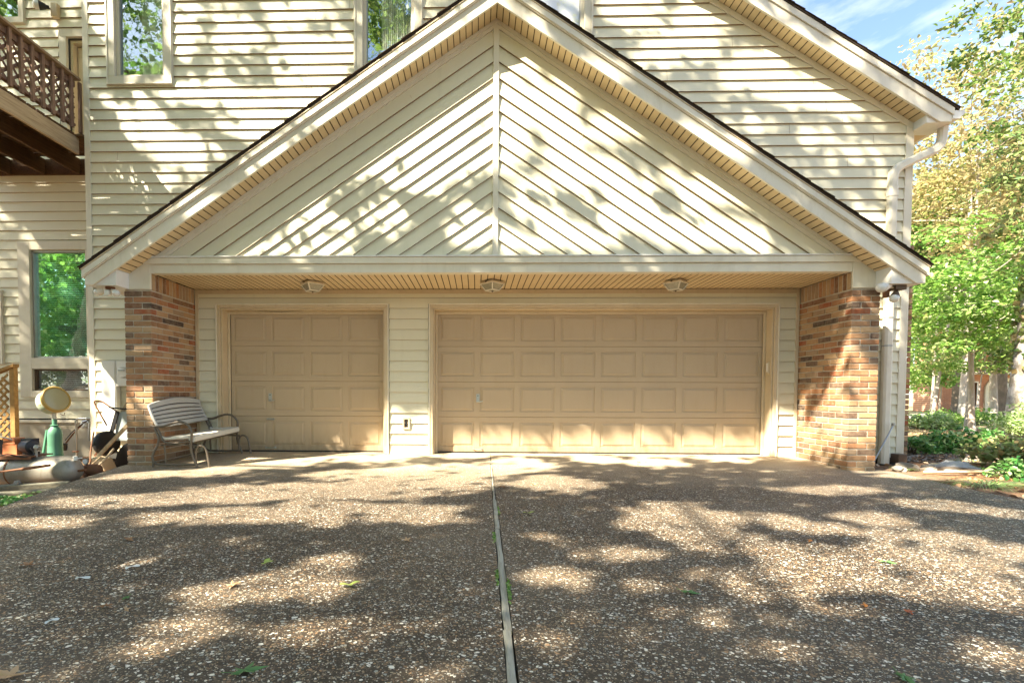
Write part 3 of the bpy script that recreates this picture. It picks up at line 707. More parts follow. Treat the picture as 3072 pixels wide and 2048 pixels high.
# driveway slabs, left and right of the timber joint
def jx(y): return np.interp(y, [-8, 2.04, 7.5], [.0, .129, .208])
def slab_mesh(name, fl, fr, kind='structure'):
    ys_ = np.concatenate([np.linspace(-8, 6.45, 60), [6.56, 6.60, 6.8, 7.1, 7.4, 7.55, 7.79]]); nt = 30; v = []; f = []
    for y in ys_:
        a, b = float(fl(y)), float(fr(y))
        for i in range(nt + 1): x = a + (b - a) * i / nt; v.append((x, y, float(drive_z(y))))
        v.append((a, y, -.22)); v.append((b, y, -.22))
    w = nt + 3
    for r in range(len(ys_) - 1):
        o, p = r * w, (r + 1) * w
        for i in range(nt): f.append((o + i, o + i + 1, p + i + 1, p + i))
        f.append((o + nt + 1, o, p, p + nt + 1)); f.append((o + nt, o + nt + 2, p + nt + 2, p + nt))
    me = bpy.data.meshes.new(name); me.from_pydata(v, [], f); o = link(name, me, MAT['aggregate']); tag(o, kind=kind); return o
jg = lambda y: np.interp(y, [4.4, 5.2, 7.0, 7.15], [.021, .017, .015, .0025])
slab_mesh('driveway', eL, lambda y: jx(y) - jg(y))
slab_mesh('driveway', lambda y: jx(y) + jg(y), eR)
MB().box(-.1, .35, -8, 7.7, -.20, -.075).build('joint_bed', MAT['dark'])['kind'] = 'structure'
# timber expansion strip: pieces with gaps and rot
js = empty('expansion_strip', (.13, 2, -.05), 'long grey wooden joint strip set in the middle of the pebble driveway', 'wood strip')
random.seed(12)
cuts = [-8, -3, .4, 2.02, 3.55, 4.55, 5.1, 5.6, 7.1]
for a, b in zip(cuts, cuts[1:]):
    mb = MB(); n = 10; vs = []
    for i in range(n + 1):
        y = a + .008 + (b - a - .016) * i / n; wv = random.uniform(-.0035, .0035); w = .0165 - (.006 if y > 4.6 else 0) + random.uniform(-.003, .001); x = float(jx(y)) + wv; z = -.050 + random.uniform(-.006, .002)
        if y > 6.45: z = float(drive_z(y)) - .006
        vs += [(x - w, y, z - .02), (x - w, y, z), (x - w * .3, y, z + .003), (x + w, y, z - .001), (x + w, y, z - .02)]
    mb.v = vs
    for i in range(n):
        for j in range(4): mb.f.append((i * 5 + j, i * 5 + j + 1, i * 5 + j + 6, i * 5 + j + 5))
    mb.f.append((0, 1, 2, 3, 4)); mb.build('timber_piece', MAT['stripwood'] if 'stripwood' in MAT else MAT['greywood'], js)

for sd, (jy, n_) in enumerate(((2.62, 50), (2.42, 110), (3.35, 60), (4.1, 30))):
    rg = np.random.default_rng(200 + sd); y = rg.normal(jy, .06, n_); side = 1 if sd % 2 else -1; P = np.stack([jx(y) + side * (.021 + np.abs(rg.normal(size=n_)) * .006), y, -.050 + rg.random(n_) * .006], 1); MOSS = globals().setdefault('MOSS', []); MOSS.append(P)
# street / neighbour drive far on the right
def street_mat():
    t = NT('pale_street_concrete'); n = t.noise(t.coords(), 1.5, 6, .7); return t.done(t.ramp(n, [(.3, (.42, .38, .33)), (.7, (.62, .57, .50))]), .9, spec=.2)
MB().box(9, 120, 24.0, 30.5, -.5, -.14).build('road', street_mat())['kind'] = 'structure'

# ================================================================== FOLIAGE
def leaf_mat(name, cols, trans=.45, rough=.5):
    t = NT(name); r = t.island(); n = len(cols)
    col = t.ramp(r, [((i + .0) / n, c) for i, c in enumerate(cols)], 'LINEAR')
    p = t.new('BsdfPrincipled'); t.l.new(col, p.inputs['Base Color']); p.inputs['Roughness'].default_value = rough; p.inputs['Specular IOR Level'].default_value = .35
    tr = t.new('BsdfTranslucent'); t.l.new(t.mix(.5, col, tuple(min(1, c * 1.6) for c in cols[len(cols) // 2])), tr.inputs[0]); mx = t.new('MixShader'); mx.inputs[0].default_value = trans
    t.l.new(p.outputs[0], mx.inputs[1]); t.l.new(tr.outputs[0], mx.inputs[2]); t.l.new(mx.outputs[0], t.out.inputs[0]); return t.m
MAT['leaf_bright'] = leaf_mat('bright_green_leaves', [(.12, .26, .04), (.26, .43, .09), (.44, .58, .18), (.16, .32, .05), (.62, .66, .36), (.08, .18, .04)])
MAT['leaf_yellow'] = leaf_mat('yellowing_leaves', [(.12, .21, .05), (.28, .33, .11), (.16, .28, .06), (.46, .38, .20), (.11, .20, .04), (.36, .27, .12), (.25, .36, .10), (.07, .13, .03)])
MAT['leaf_autumn'] = leaf_mat('thinning_autumn_leaves', [(.27, .26, .09), (.44, .36, .16), (.19, .25, .06), (.52, .42, .24), (.34, .24, .10), (.13, .18, .04), (.38, .40, .14)])
MAT['leaf_mid'] = leaf_mat('mid_green_leaves', [(.06, .14, .03), (.13, .24, .05), (.24, .34, .07), (.10, .19, .04), (.36, .38, .12)])
MAT['leaf_dark'] = leaf_mat('dark_shrub_leaves', [(.03, .12, .03), (.07, .24, .05), (.18, .38, .09), (.04, .15, .03), (.34, .46, .20)], .25, .3)
MAT['leaf_pale'] = leaf_mat('pale_shrub_leaves', [(.26, .40, .12), (.40, .52, .22), (.20, .32, .08), (.52, .60, .34)], .35)
MAT['leaf_vine'] = leaf_mat('vine_leaves', [(.05, .12, .03), (.18, .26, .08), (.30, .34, .14), (.34, .22, .10), (.12, .18, .05)], .3)
MAT['leaf_brown'] = leaf_mat('dry_brown_leaves', [(.20, .10, .05), (.42, .22, .10), (.55, .34, .18), (.30, .17, .10), (.60, .44, .28)], .1, .8)
MAT['blade'] = leaf_mat('grass_blades', [(.10, .22, .05), (.28, .42, .14), (.50, .60, .30), (.18, .32, .08)], .3)
def bark(name, a, b, sc=6.):
    t = NT(name); n = t.noise(t.coords((1, 1, .25)), sc * 3, 7, .7); p = t.noise(t.coords((1, 1, .6)), sc, 5, .65)
    return t.done(t.mix(t.ramp(p, [(.42, 0.), (.58, 1.)]), t.ramp(n, [(.3, tuple(x * .6 for x in a)), (.7, a)]), b), .9, t.bump(n, .8, .02), spec=.15)
MAT['bark'] = bark('grey_brown_bark', (.26, .20, .15), (.15, .12, .09))
MAT['bark_pale'] = bark('pale_grey_bark', (.56, .50, .44), (.40, .33, .27), 4.)
MAT['bark_spot'] = bark('mottled_pale_bark', (.62, .57, .52), (.26, .22, .17), 7.)
def leaves(name, C, size, mat, parent=None, up=.5, aspect=.55, fold=.15, seed=0, jitter=.35):
    """C: (n,3) leaf centres. Each leaf is a folded six-point blade (two quads)."""
    rg = np.random.default_rng(seed); n = len(C)
    nrm = rg.normal(size=(n, 3)); nrm[:, 2] += up * 2.2; nrm /= np.linalg.norm(nrm, axis=1)[:, None]
    t = rg.normal(size=(n, 3)); t -= (t * nrm).sum(1)[:, None] * nrm; t /= np.linalg.norm(t, axis=1)[:, None]; b = np.cross(nrm, t)
    s = size * (1 + rg.uniform(-jitter, jitter, n))[:, None]
    c = np.asarray(C)
    p0 = c - t * s * .5; p3 = c + t * s * .5; w = b * s * aspect * .5; dn = nrm * s * fold
    p1 = c - t * s * .12 + w + dn; p2 = c + t * s * .2 + w * .8 + dn; p4 = c + t * s * .2 - w * .8 + dn; p5 = c - t * s * .12 - w + dn
    V = np.stack([p0, p1, p2, p3, p4, p5], 1).reshape(-1, 3); o = (np.arange(n) * 6)[:, None]
    F = np.concatenate([o + np.array([[0, 1, 2, 3]]), o + np.array([[0, 3, 4, 5]])], 1).reshape(-1, 4)
    me = bpy.data.meshes.new(name); me.vertices.add(len(V)); me.vertices.foreach_set('co', V.astype(np.float32).ravel())
    me.loops.add(F.size); me.loops.foreach_set('vertex_index', F.ravel().astype(np.int32)); me.polygons.add(len(F))
    me.polygons.foreach_set('loop_start', np.arange(0, F.size, 4, dtype=np.int32)); me.update(calc_edges=True)
    o = link(name, me, mat)
    if parent: o.parent = parent; o.matrix_parent_inverse = parent.matrix_world.inverted()
    return o
def clump_points(rg, centres, radii, n, flat=.6):
    k = len(centres); idx = rg.integers(0, k, n); d = rg.normal(size=(n, 3)); d /= np.linalg.norm(d, axis=1)[:, None]
    r = rg.random(n) ** .5; p = d * r[:, None] * np.asarray(radii)[idx][:, None]; p[:, 2] *= flat; return np.asarray(centres)[idx] + p
def limb(mb, a, b, r0, r1, rg, sag=.3, k=7):
    a = np.array(a, float); b = np.array(b, float); m = (a + b) / 2 + rg.normal(size=3) * np.linalg.norm(b - a) * .08; m[2] += sag * np.linalg.norm(b - a) * .2
    pts = curve([a, m, b], k); rs = [r0 + (r1 - r0) * i / (len(pts) - 1) for i in range(len(pts))]; mb.tube([tuple(p) for p in pts], rs, 7)
def tree(name, label, base, trunk, r0, crown_c, crown_r, nclump, nleaf, size, lmat, bmat='bark', seed=1, cat='tree', group=None, clump_r=.75, shell=.45, low=-1., nlimb=14, up=.5, parts=True, flat=.6):
    rg = np.random.default_rng(seed); root = empty(name, base, label, cat, group)
    T = curve([base] + trunk, 6); rs = [r0 * (1 - .62 * i / (len(T) - 1)) * (1.35 if i == 0 else 1) for i in range(len(T))]
    mb = MB(); mb.tube([tuple(p) for p in T], rs, 12)
    cc = np.array(crown_c); cr = np.array(crown_r); cen = []
    while len(cen) < nclump:
        d = rg.normal(size=3); d /= np.linalg.norm(d); q = d * (shell + (1 - shell) * rg.random()) ** .6
        if q[2] < low: continue
        cen.append(cc + q * cr)
    cen = np.array(cen)
    sel = rg.choice(nclump, min(nlimb, nclump), replace=False)
    for i in sel:
        dist = [np.linalg.norm(cen[i] - np.array(p)) + max(0, p[2] - cen[i][2]) * 2 for p in T[len(T) // 3:]]; j = int(np.argmin(dist)) + len(T) // 3
        rr = max(rs[min(j, len(rs) - 1)] * .45, .02); limb(mb, tuple(T[j]), cen[i], rr, rr * .22, rg)
    mb.build('trunk', MAT[bmat], root, smooth=True)
    P = clump_points(rg, cen, rg.uniform(.6, 1.3, nclump) * clump_r, nleaf, flat)
    leaves('crown', P, size, MAT[lmat], root, up=up, seed=seed)
    return root

tag(leaves('joint_moss', np.concatenate(MOSS), .014, MAT['leaf_bright'], up=.8, aspect=.9, seed=9), 'green moss growing in the driveway joint', 'moss', kind='stuff')
# ------------------------------------------------------------------ tall trees behind the camera: they throw the dappled shade
SUN = np.array([-1.27, -1.0, 1.6]); SUN /= np.linalg.norm(SUN)
GL = [(-2.6, 6.79, 0.41, 0.42), (-1.56, 7.45, 0.57, 0.41), (-0.22, 7.62, 0.39, 0.32), (-0.5, 6.24, 0.8, 0.43), (0.55, 6.75, 0.35, 0.41), (0.82, 5.44, 0.33, 0.38), (-0.16, 5.39, 0.28, 0.32), (-1.18, 5.86, 0.6, 0.31), (2.49, 7.05, 0.36, 0.27), (3.49, 7.42, 0.32, 0.25), (1.76, 7.24, 0.31, 0.28), (-1.89, 4.84, 0.71, 0.39), (-0.85, 5.12, 0.57, 0.43), (-2.12, 3.77, 0.43, 0.16), (-1.16, 4.04, 0.66, 0.3), (-0.53, 3.99, 0.38, 0.26), (-3.22, 4.36, 0.38, 0.21), (-3.24, 3.59, 0.28, 0.15), (-2.68, 4.57, 0.24, 0.19), (1.48, 3.76, 0.32, 0.38), (1.63, 4.31, 0.22, 0.17), (1.86, 4.01, 0.17, 0.17), (2.2, 3.95, 0.2, 0.14), (0.8, 3.03, 0.18, 0.1), (0.43, 2.62, 0.15, 0.11), (1.68, 3.16, 0.24, 0.15), (1.44, 2.57, 0.26, 0.16), (1.9, 2.79, 0.28, 0.24), (2.4, 3.7, 0.19, 0.15), (2.9, 3.5, 0.3, 0.2), (3.04, 3.99, 0.2, 0.17), (3.98, 4.49, 0.31, 0.18), (4.2, 4.34, 0.22, 0.2), (2.53, 3.11, 0.32, 0.14), (2.63, 2.89, 0.29, 0.24), (2.16, 2.54, 0.22, 0.12), (3.23, 3.23, 0.19, 0.23), (2.37, 2.44, 0.19, 0.1), (3.78, 5.19, 0.27, 0.17), (3.3, 5.16, 0.22, 0.17), (-0.84, 2.75, 0.14, 0.15), (-0.96, 2.48, 0.22, 0.1), (-1.18, 2.36, 0.19, 0.11), (-1.15, 2.0, 0.16, 0.08), (-1.18, 1.82, 0.1, 0.04), (-0.67, 1.96, 0.12, 0.08), (-0.25, 2.01, 0.09, 0.05), (1.18, 1.87, 0.13, 0.06), (1.87, 1.83, 0.09, 0.07), (1.05, 2.2, 0.13, 0.08), (1.57, 2.26, 0.12, 0.06), (-1.35, 1.66, 0.07, 0.03), (0.84, 2.54, 0.09, 0.06), (-0.13, 1.68, 0.09, 0.04), (0.43, 3.39, 0.12, 0.08), (-3.19, 5.98, 0.36, 0.26), (-3.85, 5.78, 0.3, 0.25),
      (-5.6, 6.9, .7, .5), (-6.4, 7.6, .5, .5), (-5.0, 5.6, .5, .25), (5.7, 6.2, .7, .35), (7.5, 9, 1.2, 1.0), (9.5, 12, 2, 1.5), (6.4, 5.4, .5, .3), (-1.5, 8.0, .5, .42), (-.7, 8.1, .45, .45), (.5, 8.1, .5, .42), (1.35, 8.1, .4, .38), (2.4, 8.1, .5, .42), (3.4, 8.1, .5, .4), (4.5, 8.1, .5, .5), (5.2, 7.6, .6, .6), (-3.6, 7.15, .7, .5), (-5.2, 7.9, .6, .6), (-3.2, 6.6, .35, .2), (.95, 7.95, .85, .36), (2.65, 7.95, .55, .36), (4.0, 7.95, .65, .36), (-1.35, 7.95, .6, .4), (-2.5, 7.5, .5, .25)]
WL = [(-4.35, 6.17, 0.19, 0.38), (-3.98, 5.32, 0.59, 0.16), (-4.93, 4.86, 0.3, 0.38), (-3.2, 4.84, 0.52, 0.22), (-2.61, 5.18, 0.52, 0.28), (-2.41, 5.77, 0.58, 0.31), (-3.44, 6.1, 0.39, 0.19), (-5.08, 5.62, 0.13, 0.25), (-4.31, 4.47, 0.39, 0.25), (-4.85, 4.03, 0.33, 0.16), (2.2, 6.38, 0.37, 0.3), (3.14, 5.94, 0.43, 0.27), (4.07, 5.5, 0.61, 0.31), (4.69, 5.16, 0.67, 0.18), (5.31, 5.0, 0.37, 0.18), (3.25, 6.36, 0.37, 0.18), (2.52, 5.76, 0.31, 0.14), (3.96, 4.7, 0.37, 0.09), (5.51, 4.32, 0.37, 0.09), (4.89, 4.51, 0.31, 0.09), (4.36, 6.16, 0.12, 0.12), (-5.46, 6.32, 0.26, 0.31), (-2.54, 6.4, 0.39, 0.19), (-1.26, 6.25, 0.32, 0.25), (5.6, 3.33, 0.37, 0.19), (5.5, 1.9, .6, .5), (-5.3, 1.1, .5, .5), (-5.3, .4, .4, .5), (-6.7, 6.4, .5, .3)]
GB = [(-0.21, 4.8, 0.44, 0.27), (-0.65, 4.49, 0.49, 0.27), (-1.14, 4.11, 0.5, 0.24), (-1.48, 3.84, 0.33, 0.16), (-0.26, 4.0, 0.44, 0.27), (-1.64, 3.25, 0.61, 0.19), (-3.0, 2.73, 0.45, 0.1), (-2.21, 2.81, 0.34, 0.14), (-0.09, 3.02, 0.25, 0.19), (-0.81, 3.57, 0.33, 0.16), (0.45, 4.9, 0.22, 0.24), (0.42, 4.2, 0.19, 0.43), (0.94, 4.52, 0.22, 0.32), (1.11, 3.98, 0.22, 0.32), (1.49, 3.55, 0.43, 0.27), (2.04, 3.22, 0.54, 0.21), (2.52, 3.44, 0.48, 0.19), (3.01, 2.95, 0.54, 0.14), (0.62, 3.12, 0.27, 0.32), (3.27, 3.38, 0.27, 0.11), (1.28, 2.9, 0.33, 0.16), (1.64, 4.25, 0.27, 0.13), (3.72, 2.78, 0.32, 0.1),
      (4.85, 1.85, .35, .45), (4.85, .8, .35, .35), (4.85, .2, .25, .25), (-4.4, 1.15, .6, .6)]
def gap_keep(u, v, L, rg, k=1.0):
    """probability that a leaf stays: low inside the gaps of the canopy"""
    keep = np.ones(len(u))
    wx = (vnoise(u, v, 2.6, 5) - .5) * .5; wy = (vnoise(u, v, 2.6, 6) - .5) * .5
    for cx, cy, rx, ry in L:
        d = np.hypot((u - cx) / rx + wx, (v - cy) / ry + wy) * k
        keep = np.minimum(keep, np.interp(d, [1.15, 1.4, 1.8], [.015, .3, 1.]))
    return keep
def canopy(n, seed=5):
    rg = np.random.default_rng(seed); out = []
    parts = [('g', .66), ('w', .20), ('b', .14)]
    for kind, share in parts:
        m = int(n * share)
        if kind == 'g': x = rg.uniform(-10, 7.6, m); y = rg.uniform(-3, 8.7, m); z = np.full(m, -.05); keep = gap_keep(x, y, GL, rg, .98); keep *= np.where((y > 7.7) & (np.abs(x) > 5.2), 0, 1); keep *= np.where((x < -4.4) | (x > 5.2) | (y < 1.3), np.clip((vnoise(x, y, 1.1, 9) - .25) * 2.2, .12, 1), 1)
        elif kind == 'w': x = rg.uniform(-10, 7, m); z = rg.uniform(.0, 8.6, m); y = np.full(m, 7.58); keep = gap_keep(x, z, WL, rg, 1.3); keep *= np.where((z > 2.5) | (x < -4.6) | (x > 5), 1, 0); keep *= np.where(np.abs(x - AX) * SL + z < 5.9, 0, 1) | np.zeros(m, int) if False else np.where(z < 5.9 - np.abs(x - AX) * SL, np.where((x < -4.6) | (x > 5), 1, 0), 1)
        else: x = rg.uniform(-4.8, 5.2, m); z = rg.uniform(-.1, 5.9, m); y = np.full(m, 6.53); keep = gap_keep(x, z, GB, rg, .95); keep *= np.where(z < 5.9 - np.abs(x - AX) * SL, np.where((z < 2.3) & (x > -4.1) & (x < 4.6), 0, 1), 0)
        # small natural flecks of light everywhere
        u, v = (x, y) if kind == 'g' else (x, z)
        keep *= np.clip((vnoise(u, v, 6.5, 3) + vnoise(u, v, 13, 4) * .6) * 2.2 - .22, .12, 1)
        ok = rg.random(m) < keep; P = np.stack([x, y, z], 1)[ok]; s = 9.8 + 6.2 * rg.random(len(P)) ** .8
        out.append(P + SUN * s[:, None])
    return np.concatenate(out)
LC = canopy(128000)
bases = [(-13.8, .2, -.2), (-9.4, -7.4, -.2), (-4.2, -9.8, -.2), (1.6, -8.4, -.2)]
tops = [(-12.6, -.3, 10.0), (-8.3, -6.0, 10.6), (-3.6, -7.4, 10.4), (.2, -6.0, 10.0)]
labs = ['tall tree far left, throwing dapples on the deck side', 'tall tree behind the driveway to the left, shading the gravel', 'tall tree behind the photographer, shading the gable', 'tall tree behind the driveway to the right, shading the apron']
ax2 = np.array([t[:2] for t in tops]); own = np.argmin(((LC[:, None, :2] - ax2[None]) ** 2).sum(2) + RNG.random((len(LC), 4)) * 3, 1)
for i in range(4):
    root = empty('shade_tree', bases[i], labs[i], 'tree', 'tall shade trees'); b = Vector(bases[i]); tp = Vector(tops[i]); T = curve([b, b.lerp(tp, .5) + Vector((.3, -.2, 0)), tp, tp + Vector((.3, 0, 1.5))], 6)
    mb = MB(); rs = [.24 * (1 - .7 * k / (len(T) - 1)) for k in range(len(T))]; mb.tube([tuple(p) for p in T], rs, 12); C = LC[own == i]
    for k in range(16):
        e = C[RNG.integers(len(C))]; j = RNG.integers(len(T) // 2, len(T) - 2)
        if (T[j] - Vector(e)).length < 8: limb(mb, tuple(T[j]), e, .06, .015, RNG)
    mb.build('trunk', MAT['bark'], root, smooth=True)
    leaves('crown', C, .18, MAT['leaf_mid'] if i % 2 else MAT['leaf_bright'], root, up=.7, aspect=.62, seed=30 + i)
# woodland edge behind the photographer, mirrored in the window glass
for i, (bx, by, h, lab) in enumerate([(-24, -12, 14, 'round green tree at the far left behind the camera'), (-17.5, -5, 10.5, 'low spreading tree left of the house wing'), (-18, -15, 27, 'very tall tree mirrored in the left upper window'),
                                 (-5, -15, 27, 'very tall tree mirrored in the middle upper window'), (7, -16, 24, 'tall tree behind the camera to the right'), (17, -12, 14, 'green tree at the far right behind the camera'), (-11, -13, 12, 'small tree straight behind the left shade tree')]):
    tree('woodland_tree', lab, (bx, by, -.2), [(bx + .3, by, h * .5), (bx, by, h * .8)], .26, (bx, by, h * .54), (4.8, 4.0, h * .48), 90, (5200 if i < 2 else 15000 if i < 4 else 8000), .30, 'leaf_bright' if i < 2 else 'leaf_mid', seed=50 + i, group='trees behind the camera', clump_r=1.5, nlimb=6, shell=.1)

for (xa, xb, y, h, lab, sd) in ((-32, -9, -9.5, 3.6, 'long leafy hedge far left behind the camera', 91), (-12, 14, -19, 3.8, 'long leafy hedge straight behind the camera', 92)):
    rg = np.random.default_rng(sd); root = empty('hedge', ((xa + xb) / 2, y, -.2), lab, 'hedge'); cen = np.stack([rg.uniform(xa, xb, 90), y + rg.normal(size=90) * .5, rg.uniform(.2, h, 90)], 1)
    mb = MB()
    for k in range(0, 90, 6): limb(mb, (cen[k][0], y, -.2), cen[k], .05, .02, rg)
    mb.build('stem', MAT['bark'], root); leaves('foliage', clump_points(rg, cen, rg.uniform(.7, 1.3, 90), 9000, .9), .32, MAT['leaf_mid'], root, seed=sd)

# ------------------------------------------------------------------ background trees on the right
tree('ivy_trunk_tree', 'tall mottled pale trunk wound with ivy at the right edge, leaning', (11.25, 11, -.12), [(11.35, 11.0, 1.2), (11.50, 11, 3.0), (11.75, 11, 5.2), (12.4, 11, 8.2)], .165,
     (13.6, 11.5, 9.9), (3.0, 2.6, 4.6), 70, 7600, .115, 'leaf_yellow', 'bark_spot', seed=3, clump_r=.62, nlimb=16, shell=.25, flat=.7)
rg = np.random.default_rng(8); zz = rg.uniform(1.4, 5.4, 420); aa = rg.uniform(0, 2 * PI, 420); cx = np.interp(zz, [0, 1.2, 3, 5.2], [11.25, 11.35, 11.5, 11.75])
iv = empty('ivy_vine', (11.3, 11, 1.2), 'dark ivy climbing up the mottled pale trunk', 'ivy')
leaves('foliage', np.stack([cx + np.cos(aa) * .17, 11 + np.sin(aa) * .17, zz], 1), .12, MAT['leaf_vine'], iv, up=0, aspect=.8, seed=3)
# dark sprays hanging from it
rg = np.random.default_rng(18); br = MB(); cen = []
for k in range(9):
    a = np.array([11.6, 10.9, rg.uniform(4.4, 6.6)]); e = a + np.array([-rg.uniform(.7, 2.0), -rg.uniform(-.2, .8), -rg.uniform(.3, 1.3)]); pts = curve([a, (a + e) / 2 + np.array([0, 0, .25]), e], 6); br.tube([tuple(p) for p in pts], [.02 * (1 - .7 * i / len(pts)) for i in range(len(pts))], 6)
    for p in pts[2:]:
        for q in range(11): cen.append(np.array(p) + rg.normal(size=3) * np.array([.11, .11, .07]))
sp = empty('hanging_branches', (11.6, 10.9, 5.5), 'dark leafy sprays arching down beside the mottled trunk', 'branches'); br.build('branch', MAT['bark'], sp); leaves('foliage', np.array(cen), .13, MAT['leaf_vine'], sp, up=.4, aspect=.45, seed=4)
tree('maple_tree', 'bright green layered maple spreading low behind the downspout', (12.9, 13.6, -.1), [(12.8, 13.6, 2), (12.5, 13.5, 3.6)], .075,
     (12.6, 13.4, 3.35), (3.4, 2.6, 2.0), 120, 12500, .125, 'leaf_bright', 'bark_pale', seed=5, clump_r=.8, flat=.32, up=1.1, nlimb=20, shell=.2)
tree('understory_tree', 'low tan and green understory tree between the pale trunks', (18.4, 19.2, -.2), [(18.4, 19.2, .8), (18.5, 19.2, 1.7)], .05,
     (18.5, 19.2, 2.5), (2.3, 1.4, .9), 40, 2600, .14, 'leaf_yellow', 'bark_pale', seed=26, clump_r=.55, flat=.5, nlimb=12, shell=.1)
tree('understory_tree', 'low green sapling crown hiding the left wall of the brick house', (19.6, 22.5, -.25), [(19.6, 22.5, .8), (19.7, 22.5, 1.8)], .05,
     (19.2, 22.3, 2.3), (2.0, 1.4, 1.3), 44, 3000, .15, 'leaf_bright', 'bark_pale', seed=27, clump_r=.6, flat=.5, nlimb=12, shell=.1)
tree('yellow_tree', 'tall tree with thinning yellow leaves behind the main eave', (17.2, 18.5, -.15), [(17.3, 18.5, 4), (17.0, 18.3, 8)], .14,
     (17.0, 18.2, 9.3), (4.0, 3.0, 4.4), 80, 8600, .16, 'leaf_autumn', 'bark_pale', seed=6, clump_r=.95, nlimb=18, shell=.25)
tree('slender_tree', 'thin green tree rising beside the main roof tip', (14.6, 15.5, -.15), [(14.6, 15.5, 4), (14.4, 15.3, 8)], .085,
     (14.0, 15.2, 6.7), (2.3, 1.9, 2.6), 50, 4600, .13, 'leaf_autumn', 'bark_pale', seed=16, clump_r=.75, nlimb=12, shell=.2)
for i, (bx, by, r, tx, hh) in enumerate([(17.45, 20., .07, .9, 6), (18.3, 21, .06, .2, 6), (19.9, 22.5, .04, .4, 5), (19.4, 19.6, .13, -.5, 7)]):
    tree('pale_trunk_tree', ['leaning pale trunk left of the brick house', 'pale trunk second from the left before the brick house', 'thinnest pale trunk before the brick house window', 'thickest pale trunk between brick house window and door'][i],
         (bx, by, -.22), [(bx + tx * .4, by, hh * .45), (bx + tx, by, hh)], r, (bx + tx, by, hh + 1.2), (2.6, 2.2, 2.2), 50, 4200, .19, 'leaf_yellow' if i % 2 else 'leaf_bright', 'bark_pale', seed=60 + i, group='pale trunks before the brick house', clump_r=.9, nlimb=9, shell=.2)
for i, (bx, by, h, lm) in enumerate([(26, 33, 12, 'leaf_mid'), (33, 36, 13, 'leaf_bright'), (40, 56, 15, 'leaf_mid'), (52, 58, 15, 'leaf_bright'), (30, 52, 15, 'leaf_mid'), (24, 24, 12, 'leaf_yellow'), (44, 38, 11, 'leaf_bright')]):
    tree('street_tree', ['mid green tree between street and brick house, leftmost', 'bright green tree in front of the brick house roof', 'mid green tree behind the brick house roof', 'bright green tree behind the right end of the brick house', 'mid green tree far behind the left end of the brick house', 'yellow tree on the near side of the street', 'bright green tree right of the brick house door'][i],
         (bx, by, -.4), [(bx, by, h * .4), (bx + .3, by, h * .75)], .24, (bx, by, h * .66), (5, 4, h * .36), 60, 5200, .36, lm, 'bark', seed=80 + i, group='trees along the street', clump_r=1.5, nlimb=7, shell=.2)

# ------------------------------------------------------------------ shrubs and ground plants on the right
def shrub(name, label, base, rx, ry, h, n, size, lmat, seed, cat='shrub', up=.5, aspect=.5, clumps=26, cr=.24):
    rg = np.random.default_rng(seed); root = empty(name, base, label, cat); b = np.array(base); cen = []
    while len(cen) < clumps:
        d = rg.uniform(-1, 1, 3); 
        if np.linalg.norm(d[:2]) > 1: continue
        cen.append(b + np.array([d[0] * rx * .85, d[1] * ry * .85, h * (.25 + .62 * rg.random() * math.sqrt(max(.05, 1 - np.linalg.norm(d[:2]) ** 2)))]))
    mb = MB()
    for c in cen[:14]: limb(mb, tuple(b + np.array([rg.uniform(-.08, .08), rg.uniform(-.08, .08), 0])), c, .014, .005, rg, k=4)
    mb.build('stem', MAT['bark'], root)
    P = clump_points(rg, np.array(cen), rg.uniform(.7, 1.3, clumps) * cr, n, .7); P[:, 2] = np.maximum(P[:, 2], b[2] + .03)
    leaves('foliage', P, size, MAT[lmat], root, up=up, aspect=aspect, seed=seed); return root
shrub('azalea_shrub', 'dark green glossy shrub beyond the right corner of the house', (8.2, 8.8, -.08), .66, .5, .46, 1900, .085, 'leaf_dark', 21, cr=.2, clumps=34)
shrub('azalea_shrub', 'small dark shrub sprig touching the left of the glossy shrub', (7.3, 8.7, -.08), .35, .3, .36, 420, .08, 'leaf_dark', 22, cr=.15, clumps=12)
shrub('round_shrub', 'pale green rounded shrub hiding the foot of the mottled trunk', (11.2, 10.3, -.08), .8, .7, 1.0, 3600, .07, 'leaf_pale', 23, cr=.3, clumps=40)
shrub('low_shrub', 'pale low shrub just past the house corner by the street', (14.2, 16.6, -.15), 1.1, .8, .5, 1300, .12, 'leaf_pale', 24, cr=.36)
shrub('low_shrub', 'yellow green hedge shrub beneath the pale trunks', (17.6, 18.8, -.2), 1.6, .8, .6, 1700, .12, 'leaf_bright', 25, cr=.36)
shrub('vine_tangle', 'tangled vine with browning leaves at the right frame edge', (7.0, 6.75, -.08), .62, .5, .55, 1100, .075, 'leaf_vine', 26, cat='vine', cr=.2, clumps=28, aspect=.75)
shrub('vine_tangle', 'dark low vine clump under the tangled vine, near the driveway', (6.35, 6.0, -.08), .34, .28, .22, 420, .07, 'leaf_dark', 27, cat='vine', cr=.13, clumps=14, aspect=.6)
